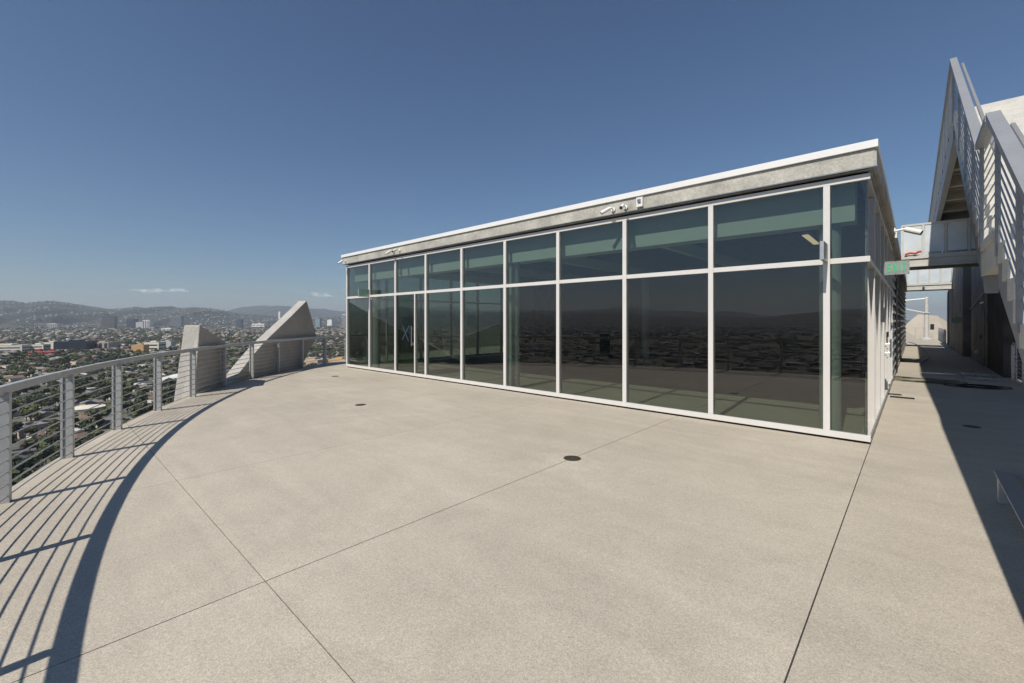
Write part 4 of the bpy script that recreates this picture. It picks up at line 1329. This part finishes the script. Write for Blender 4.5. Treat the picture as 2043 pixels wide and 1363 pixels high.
# the pointed fin is lofted along the railing: column by column an inner and an outer edge
cols = [(452, 900, 770), (468, 900, 757), (490, 900, 728), (510, 880, 703), (530, 860, 680), (555, 835, 656), (580, 790, 632), (600, 735, 612), (612, 712, 600), (622, 692, 634), (631, 675, 668)]
OFF = .34
vs_, fs_ = [], []
for px, pb, pt in cols:
    a, z = arc_at(px, RI)
    zt = CAM_H + (HY - pt) / FPX * z; zb = CAM_H + (HY - pb) / FPX * z
    vs_ += [tuple(arc_pt(a, RI, zb)), tuple(arc_pt(a, RI, zt)), tuple(arc_pt(a - .002, RI + OFF, zt)), tuple(arc_pt(a - .002, RI + OFF, zb))]
for k in range(len(cols) - 1):
    b0 = k * 4; b1 = b0 + 4
    fs_ += [(b0, b0 + 1, b1 + 1, b1), (b0 + 1, b0 + 2, b1 + 2, b1 + 1), (b0 + 2, b0 + 3, b1 + 3, b1 + 2), (b0 + 3, b0, b1, b1 + 3)]
fs_ += [(3, 2, 1, 0), tuple((len(cols) - 1) * 4 + q for q in (0, 1, 2, 3))]
o = MB().add(vs_, fs_).build('concrete_fin', 'fin_concrete')
bv = o.modifiers.new('bevel', 'BEVEL'); bv.width = .025; bv.segments = 2; bv.limit_method = 'ANGLE'; bv.angle_limit = R_(35)
tag(o, 'large concrete fin rising to a sharp point, beside the glass pavilion', 'concrete fin', 'concrete fins outside the railing')

# ------------------------------------------------------------------ pale peaks and davit mast at the far end
def peak(c, w, h, d, label):
    x, y = c
    mb = MB().add([(x - w / 2, y - d / 2, -6), (x + w / 2, y - d / 2, -6), (x + w / 2, y + d / 2, -6), (x - w / 2, y + d / 2, -6),
                   (x - w * .47, y - d * .35, -.2), (x - w * .12, y - .2, h), (x + w * .10, y - .1, h * .93), (x + w * .47, y - d * .3, .2),
                   (x + w * .45, y + d * .4, .2), (x - w * .45, y + d * .4, -.2)],
                  [(3, 2, 1, 0), (0, 1, 7, 6, 5, 4), (1, 2, 8, 7), (2, 3, 9, 8), (3, 0, 4, 9), (4, 5, 9), (5, 6, 8, 9), (6, 7, 8)])
    o = mb.build('concrete_peak', 'cream_concrete')
    return tag(o, label, 'concrete peak', 'pale concrete peaks beyond the far railing')
peak((1.0, 60.0), 6.4, 2.35, 3.0, 'pale pointed concrete peak behind the mast at the walkway end')
peak((-2.0, 58.6), 4.4, 1.45, 2.0, 'low pale concrete hump left of the pointed peak')
mast = thing('davit_mast', (.78, 54.3, 0), 'thick white davit mast with two arms at the far end of the walkway', 'mast')
MB().lathe((.78, 54.3, 0), [(.45, 0), (.45, .1), (.17, .2), (.16, 2.4), (.13, 2.42), (.13, 3.75), (.07, 3.85)], 16).build('pole', 'mast_white', mast)
MB().tube([(.78, 54.3, 3.7), (-1.3, 54.2, 3.5)], .07, 8).build('arm', 'mast_white', mast)
MB().tube([(.72, 54.3, 2.4), (-1.3, 54.2, 2.95)], .06, 8).build('arm', 'mast_white', mast)
MB().lathe((.78, 54.3, 2.38), [(.26, 0), (.26, .06), (.2, .1)], 16).build('collar', 'mast_white', mast)
MB().cbox((1.15, 54.3, 1.15), (.25, .3, .5)).build('winch', 'black_plastic', mast)

# ------------------------------------------------------------------ EXIT signs
def bars_for(ch):
    if ch == 'E': return [((0, 0), (.2, 1)), ((.2, 0), (.62, .17)), ((.2, .415), (.55, .585)), ((.2, .83), (.62, 1))], .62
    if ch == 'I': return [((0, 0), (.2, 1))], .2
    if ch == 'T': return [((0, .83), (.66, 1)), ((.23, 0), (.43, .83))], .66
    return None, .72
def make_sign(loc, rz, label, faces=(-1, 1)):
    s = thing('exit_sign', loc, label, 'sign', 'exit signs', rz)
    W, Hh, T = .38, .25, .045
    link_parts = []
    o = MB().box(0.01, W, -T / 2, T / 2, -Hh / 2, Hh / 2).mesh('plate', 'sign_metal')
    inst('plate', o, s)
    o = MB().box(-.03, .01, -.012, .012, -.06, .06).mesh('bracket', 'sign_metal')
    inst('bracket', o, s)
    for side in faces:
        cur = .070; hh = .165; sc = .15
        for ch in 'EXIT':
            bars, w = bars_for(ch)
            mb = MB()
            f = (lambda x: x) if side < 0 else (lambda x: W + .01 - x)
            y0 = side * (T / 2 + .0005); y1 = side * (T / 2 + .004)
            if ch == 'X':
                for p, q in (((0, 0), (.50, 1)), ((.50, 0), (0, 1))):
                    lst = [(p[0], p[1]), (p[0] + .22, p[1]), (q[0] + .22, q[1]), (q[0], q[1])]
                    zz = 0.0006 if q[0] == 0 else 0
                    mb.prism([(f(cur + a * sc * .60), y0, -hh / 2 + b * hh) for a, b in lst], (0, (y1 - y0) + side * zz, 0))
            else:
                for (ax, az), (bx_, bz) in bars:
                    xs = sorted((f(cur + ax * sc * .60), f(cur + bx_ * sc * .60)))
                    ys = sorted((y0, y1))
                    mb.box(xs[0], xs[1], ys[0], ys[1], -hh / 2 + az * hh, -hh / 2 + bz * hh)
            inst('letter', mb.mesh('letter', 'sign_green'), s)
            cur += w * sc * .60 + .022
        for x, z in ((.025, .105), (.025, -.105), (W - .018, .105), (W - .018, -.105), (W / 2, .11), (W / 2, -.11)):
            mb = MB().cbox((x, side * (T / 2 + .002), z), (.011, .006, .011))
            inst('screw', mb.mesh('screw', 'screw'), s)
    return s
make_sign((XR + .0, 10.85, 2.655), 0, 'metal EXIT sign with green letters facing out over the walkway')
make_sign((-13.52, YF - .005, 2.60), R_(-90), 'EXIT sign projecting from the far left end of the glass front')
make_sign((-0.925, YF - .005, 2.62), R_(-90), 'EXIT sign seen edge-on, projecting near the right corner of the glass', (-1,))
make_sign((1.66, 29.62, 1.72), R_(180), 'dim EXIT sign on the shaded concrete core')

# ------------------------------------------------------------------ security cameras and alarm strobes
def cctv(loc, yaw, pitch, label, scale=.85, wall=(0, 1)):
    """mount on the fascia, short arm, bullet body pointing along yaw / pitch"""
    c = thing('security_camera', loc, label, 'camera', 'security cameras on the pavilion')
    L = Vector(loc)
    w = Vector((wall[0], wall[1], 0))
    base = L + w * 0.0
    mb = MB().tube([base - w * .001, base - w * .03], .05 * scale, 14); mb.build('mount', 'camera_white', c)
    elbow = base - w * .12 * scale + Vector((0, 0, .02))
    MB().tube([base - w * .03, elbow], .016 * scale, 8).build('arm', 'camera_white', c)
    d = Vector((math.cos(yaw) * math.cos(pitch), math.sin(yaw) * math.cos(pitch), math.sin(pitch)))
    j = elbow + d * .03
    MB().tube([elbow, j], .024 * scale, 8).build('joint', 'camera_white', c)
    e = j + d * .21 * scale
    b = MB().tube([j, j + d * .02, j + d * .05, e], .042 * scale, 14).build('body', 'camera_white', c)
    MB().tube([e - d * .004, e + d * .006], .034 * scale, 14).build('lens', 'black_plastic', b)
    return c
cctv((-4.25, 7.50, 3.80), R_(215), R_(-28), 'white bullet camera aimed left, above the centre of the glass')
cctv((-3.99, 7.50, 3.80), R_(285), R_(-26), 'white bullet camera aimed outward, beside the alarm box')
cctv((-11.85, 7.50, 3.82), R_(205), R_(-26), 'white bullet camera aimed left, over the glass door')
cctv((-11.55, 7.50, 3.82), R_(285), R_(-26), 'white bullet camera aimed outward, over the glass door')
cctv((-15.0, 7.50, 3.82), R_(250), R_(-40), 'small camera at the far left end of the roof edge', .8)
cctv((-0.368, 13.9, 3.82), R_(-15), R_(-24), 'white bullet camera sticking out over the walkway from the roof edge', 1.5, (-1, 0))
def strobe(loc, rz, label):
    s = thing('alarm_strobe', loc, label, 'alarm', 'alarm boxes', rz)
    inst('case', MB().box(-.06, .06, -.045, 0, -.085, .085).mesh('case', 'camera_white'), s)
    inst('lens', MB().box(-.03, .03, -.07, -.046, -.01, .045).mesh('lens', 'galvanised'), s)
    return s
strobe((-3.70, 7.499, 3.84), 0, 'small white alarm box on the concrete roof edge, right of the cameras')
strobe((-0.367, 14.6, 3.55 + .28), R_(90), 'small white alarm box on the roof edge above the walkway')

# ------------------------------------------------------------------ floor drains
def drain(x, y, label, r=.105):
    d = thing('floor_drain', (x, y, 0), label, 'drain', 'floor drains')
    mb = MB().lathe((x, y, .0005), [(r, 0), (r, .003), (r * .9, .0045)], 28); mb.build('rim', 'drain_iron', d)
    n = 0
    hb = MB()
    for rr in (.3, .55, .78):
        for k in range(int(rr * 18)):
            a = 2 * math.pi * k / int(rr * 18)
            hb.lathe((x + r * rr * math.cos(a), y + r * rr * math.sin(a), .0052), [(.0085, 0), (.0085, .0004)], 6)
    hb.build('grate_holes', 'dark_gap', d)
    hb = MB().lathe((x, y, .0053), [(.009, 0), (.007, .002)], 10); hb.build('screw', 'screw', d)
    return d
drain(-3.05, 4.39, 'round iron drain on the long joint in the middle of the terrace')
drain(-8.09, 4.35, 'round iron drain farther left, midway to the glass front')
drain(-12.84, 6.09, 'round iron drain near the left end of the glass')
drain(.66, 9.97, 'round iron drain in the shade beneath the stair')

# ------------------------------------------------------------------ low steel frame at lower right
lf = thing('bench_frame', (.55, 4.4, 0), 'low bare steel bench frame in the shade at the foot of the stair', 'frame')
MB().box(.54, .66, 4.0, 6.04, .262, .276).build('rail', 'stair_steel', lf, .002)
MB().box(.661, 1.75, 5.92, 6.04, .262, .276).build('rail', 'stair_steel', lf, .002)
MB().box(.661, 1.75, 5.915, 5.925, .17, .261).build('lip', 'stair_steel', lf)
MB().box(1.63, 1.75, 4.0, 5.919, .262, .276).build('rail', 'stair_steel', lf, .002)
for x, y in ((.56, 5.95), (1.66, 5.95), (.56, 4.1), (1.66, 4.1)):
    MB().box(x, x + .07, y - .02, y + .06, 0, .261).build('leg', 'rail_paint', lf, .003)

# ------------------------------------------------------------------ hose, cables and scaffold bits on the walkway
hose = MB()
pts = []
for k in range(260):
    a = k * .17
    r = .55 + .16 * math.sin(a * .37) + .08 * math.sin(a * 1.3)
    pts.append((.10 + 1.15 * r * math.cos(a) + .10 * math.sin(a * .11), 16.6 + .62 * r * math.sin(a) + .16 * math.cos(a * .23), .018 + .05 * (k / 260) + .012 * math.sin(a * 2.1)))
hose.tube(pts, .014, 6)
tag(hose.build('hose_coil', 'hose_green'), 'tangled green hose coil where sun meets shade on the walkway', 'hose')
cab = MB(); pts = []
for k in range(150):
    a = k * .2
    r = .5 + .12 * math.sin(a * .41)
    pts.append((1.02 + .85 * r * math.cos(a) + .2 * math.sin(a * .09), 16.0 + .55 * r * math.sin(a), .016 + .03 * (k / 150)))
cab.tube(pts, .012, 6)
tag(cab.build('cable_coil', 'cable_black'), 'loose black cable coil lying in the shaded walkway', 'cable')
cw = [ground(1846, 745), ground(1836, 728), ground(1842, 722), ground(1853, 716), ground(1852, 708), ground(1843, 699), ground(1826, 687), ground(1812, 683)]
sm = []
for i in range(len(cw) - 1):
    p0 = cw[max(0, i - 1)]; p1 = cw[i]; p2 = cw[i + 1]; p3 = cw[min(len(cw) - 1, i + 2)]
    for q in range(8):
        t = q / 8
        v = 0.5 * ((2 * p1) + (p2 - p0) * t + (2 * p0 - 5 * p1 + 4 * p2 - p3) * t * t + (3 * p1 - p0 - 3 * p2 + p3) * t ** 3)
        sm.append((v.x, v.y, .022))
tag(MB().tube(sm, .02, 6).build('cable', 'cable_black'), 'long thin cable winding away down the walkway', 'cable')
gf = thing('scaffold_frame', (1.35, 19.0, 0), 'small galvanised metal frame lying flat by the dark wall', 'frame')
MB().box(1.05, 1.75, 17.9, 17.95, .02, .09).build('rail', 'galvanised', gf)
MB().box(1.05, 1.75, 19.2, 19.25, .02, .09).build('rail', 'galvanised', gf)
for k in range(3): MB().box(1.06 + k * .31, 1.09 + k * .31, 17.951, 19.199, .03, .06).build('bar', 'galvanised', gf)
tag(MB().box(.15, .95, 18.95, 19.12, .003, .03).build('metal_plank', 'galvanised'), 'shiny metal plank lying across the shaded walkway', 'plank')
tag(MB().box(-.40, .0, 12.6, 12.66, .003, .03).build('door_track', 'black_plastic'), 'short dark strip on the floor by the side door', 'strip')

# orange strap wound on the nearer bridge, red object on the gallery stair
tag(MB().tube([(-.25, 20.57, 3.99), (-.12, 20.56, 4.03), (.02, 20.57, 4.0), (.1, 20.55, 4.05), (.16, 20.57, 4.06)], .04, 7).build('orange_strap', 'orange_strap'), 'crumpled orange strap hanging on the nearer foot bridge', 'strap')
pb = at_y(2041, 190, 13.4)
tag(MB().lathe((pb.x, pb.y, ZT), [(.12, 0), (.14, .05), (.13, .32), (.05, .36)], 14).build('red_bucket', 'red_plastic'), 'dark red container on the high gallery at the right edge', 'bucket')

# blue tape cross on the door glass
tp = thing('tape_cross', (-11.42, PANE_Y - .004, 1.3), 'blue tape cross stuck on the glass door', 'tape')
for a, b, dz in (((-11.62, 1.08), (-11.24, 1.52), 0), ((-11.58, 1.52), (-11.26, 1.05), .002)):
    d = Vector((b[0] - a[0], 0, b[1] - a[1])).normalized(); s_ = Vector((-d.z, 0, d.x)) * .016
    A = Vector((a[0], PANE_Y - .002 - dz, a[1])); B = Vector((b[0], PANE_Y - .002 - dz, b[1]))
    MB().prism([A - s_, B - s_, B + s_, A + s_], (0, -.0015, 0)).build('tape_strip', 'tape_blue', tp)
# a bare light bar hanging inside
lb = thing('light_bar', (-1.53, 10.5, 3.3), 'tan light bar hanging inside the pavilion near the right corner', 'lamp')
lm, lnt, lp = new_mat('lamp_glow')
lp.inputs['Base Color'].default_value = (.6, .5, .38, 1)
lp.inputs['Emission Color'].default_value = (1.0, .74, .46, 1); lp.inputs['Emission Strength'].default_value = 1.1
MB().box(-1.59, -1.47, 9.85, 11.2, 3.30, 3.35).build('housing', 'lamp_bar', lb)
MB().box(-1.58, -1.48, 9.87, 11.18, 3.285, 3.299).build('diffuser', 'lamp_glow', lb)
for y in (10.0, 11.0): MB().tube([(-1.53, y, 3.351), (-1.53, y, 3.57)], .006, 5).build('hanger', 'black_plastic', lb)
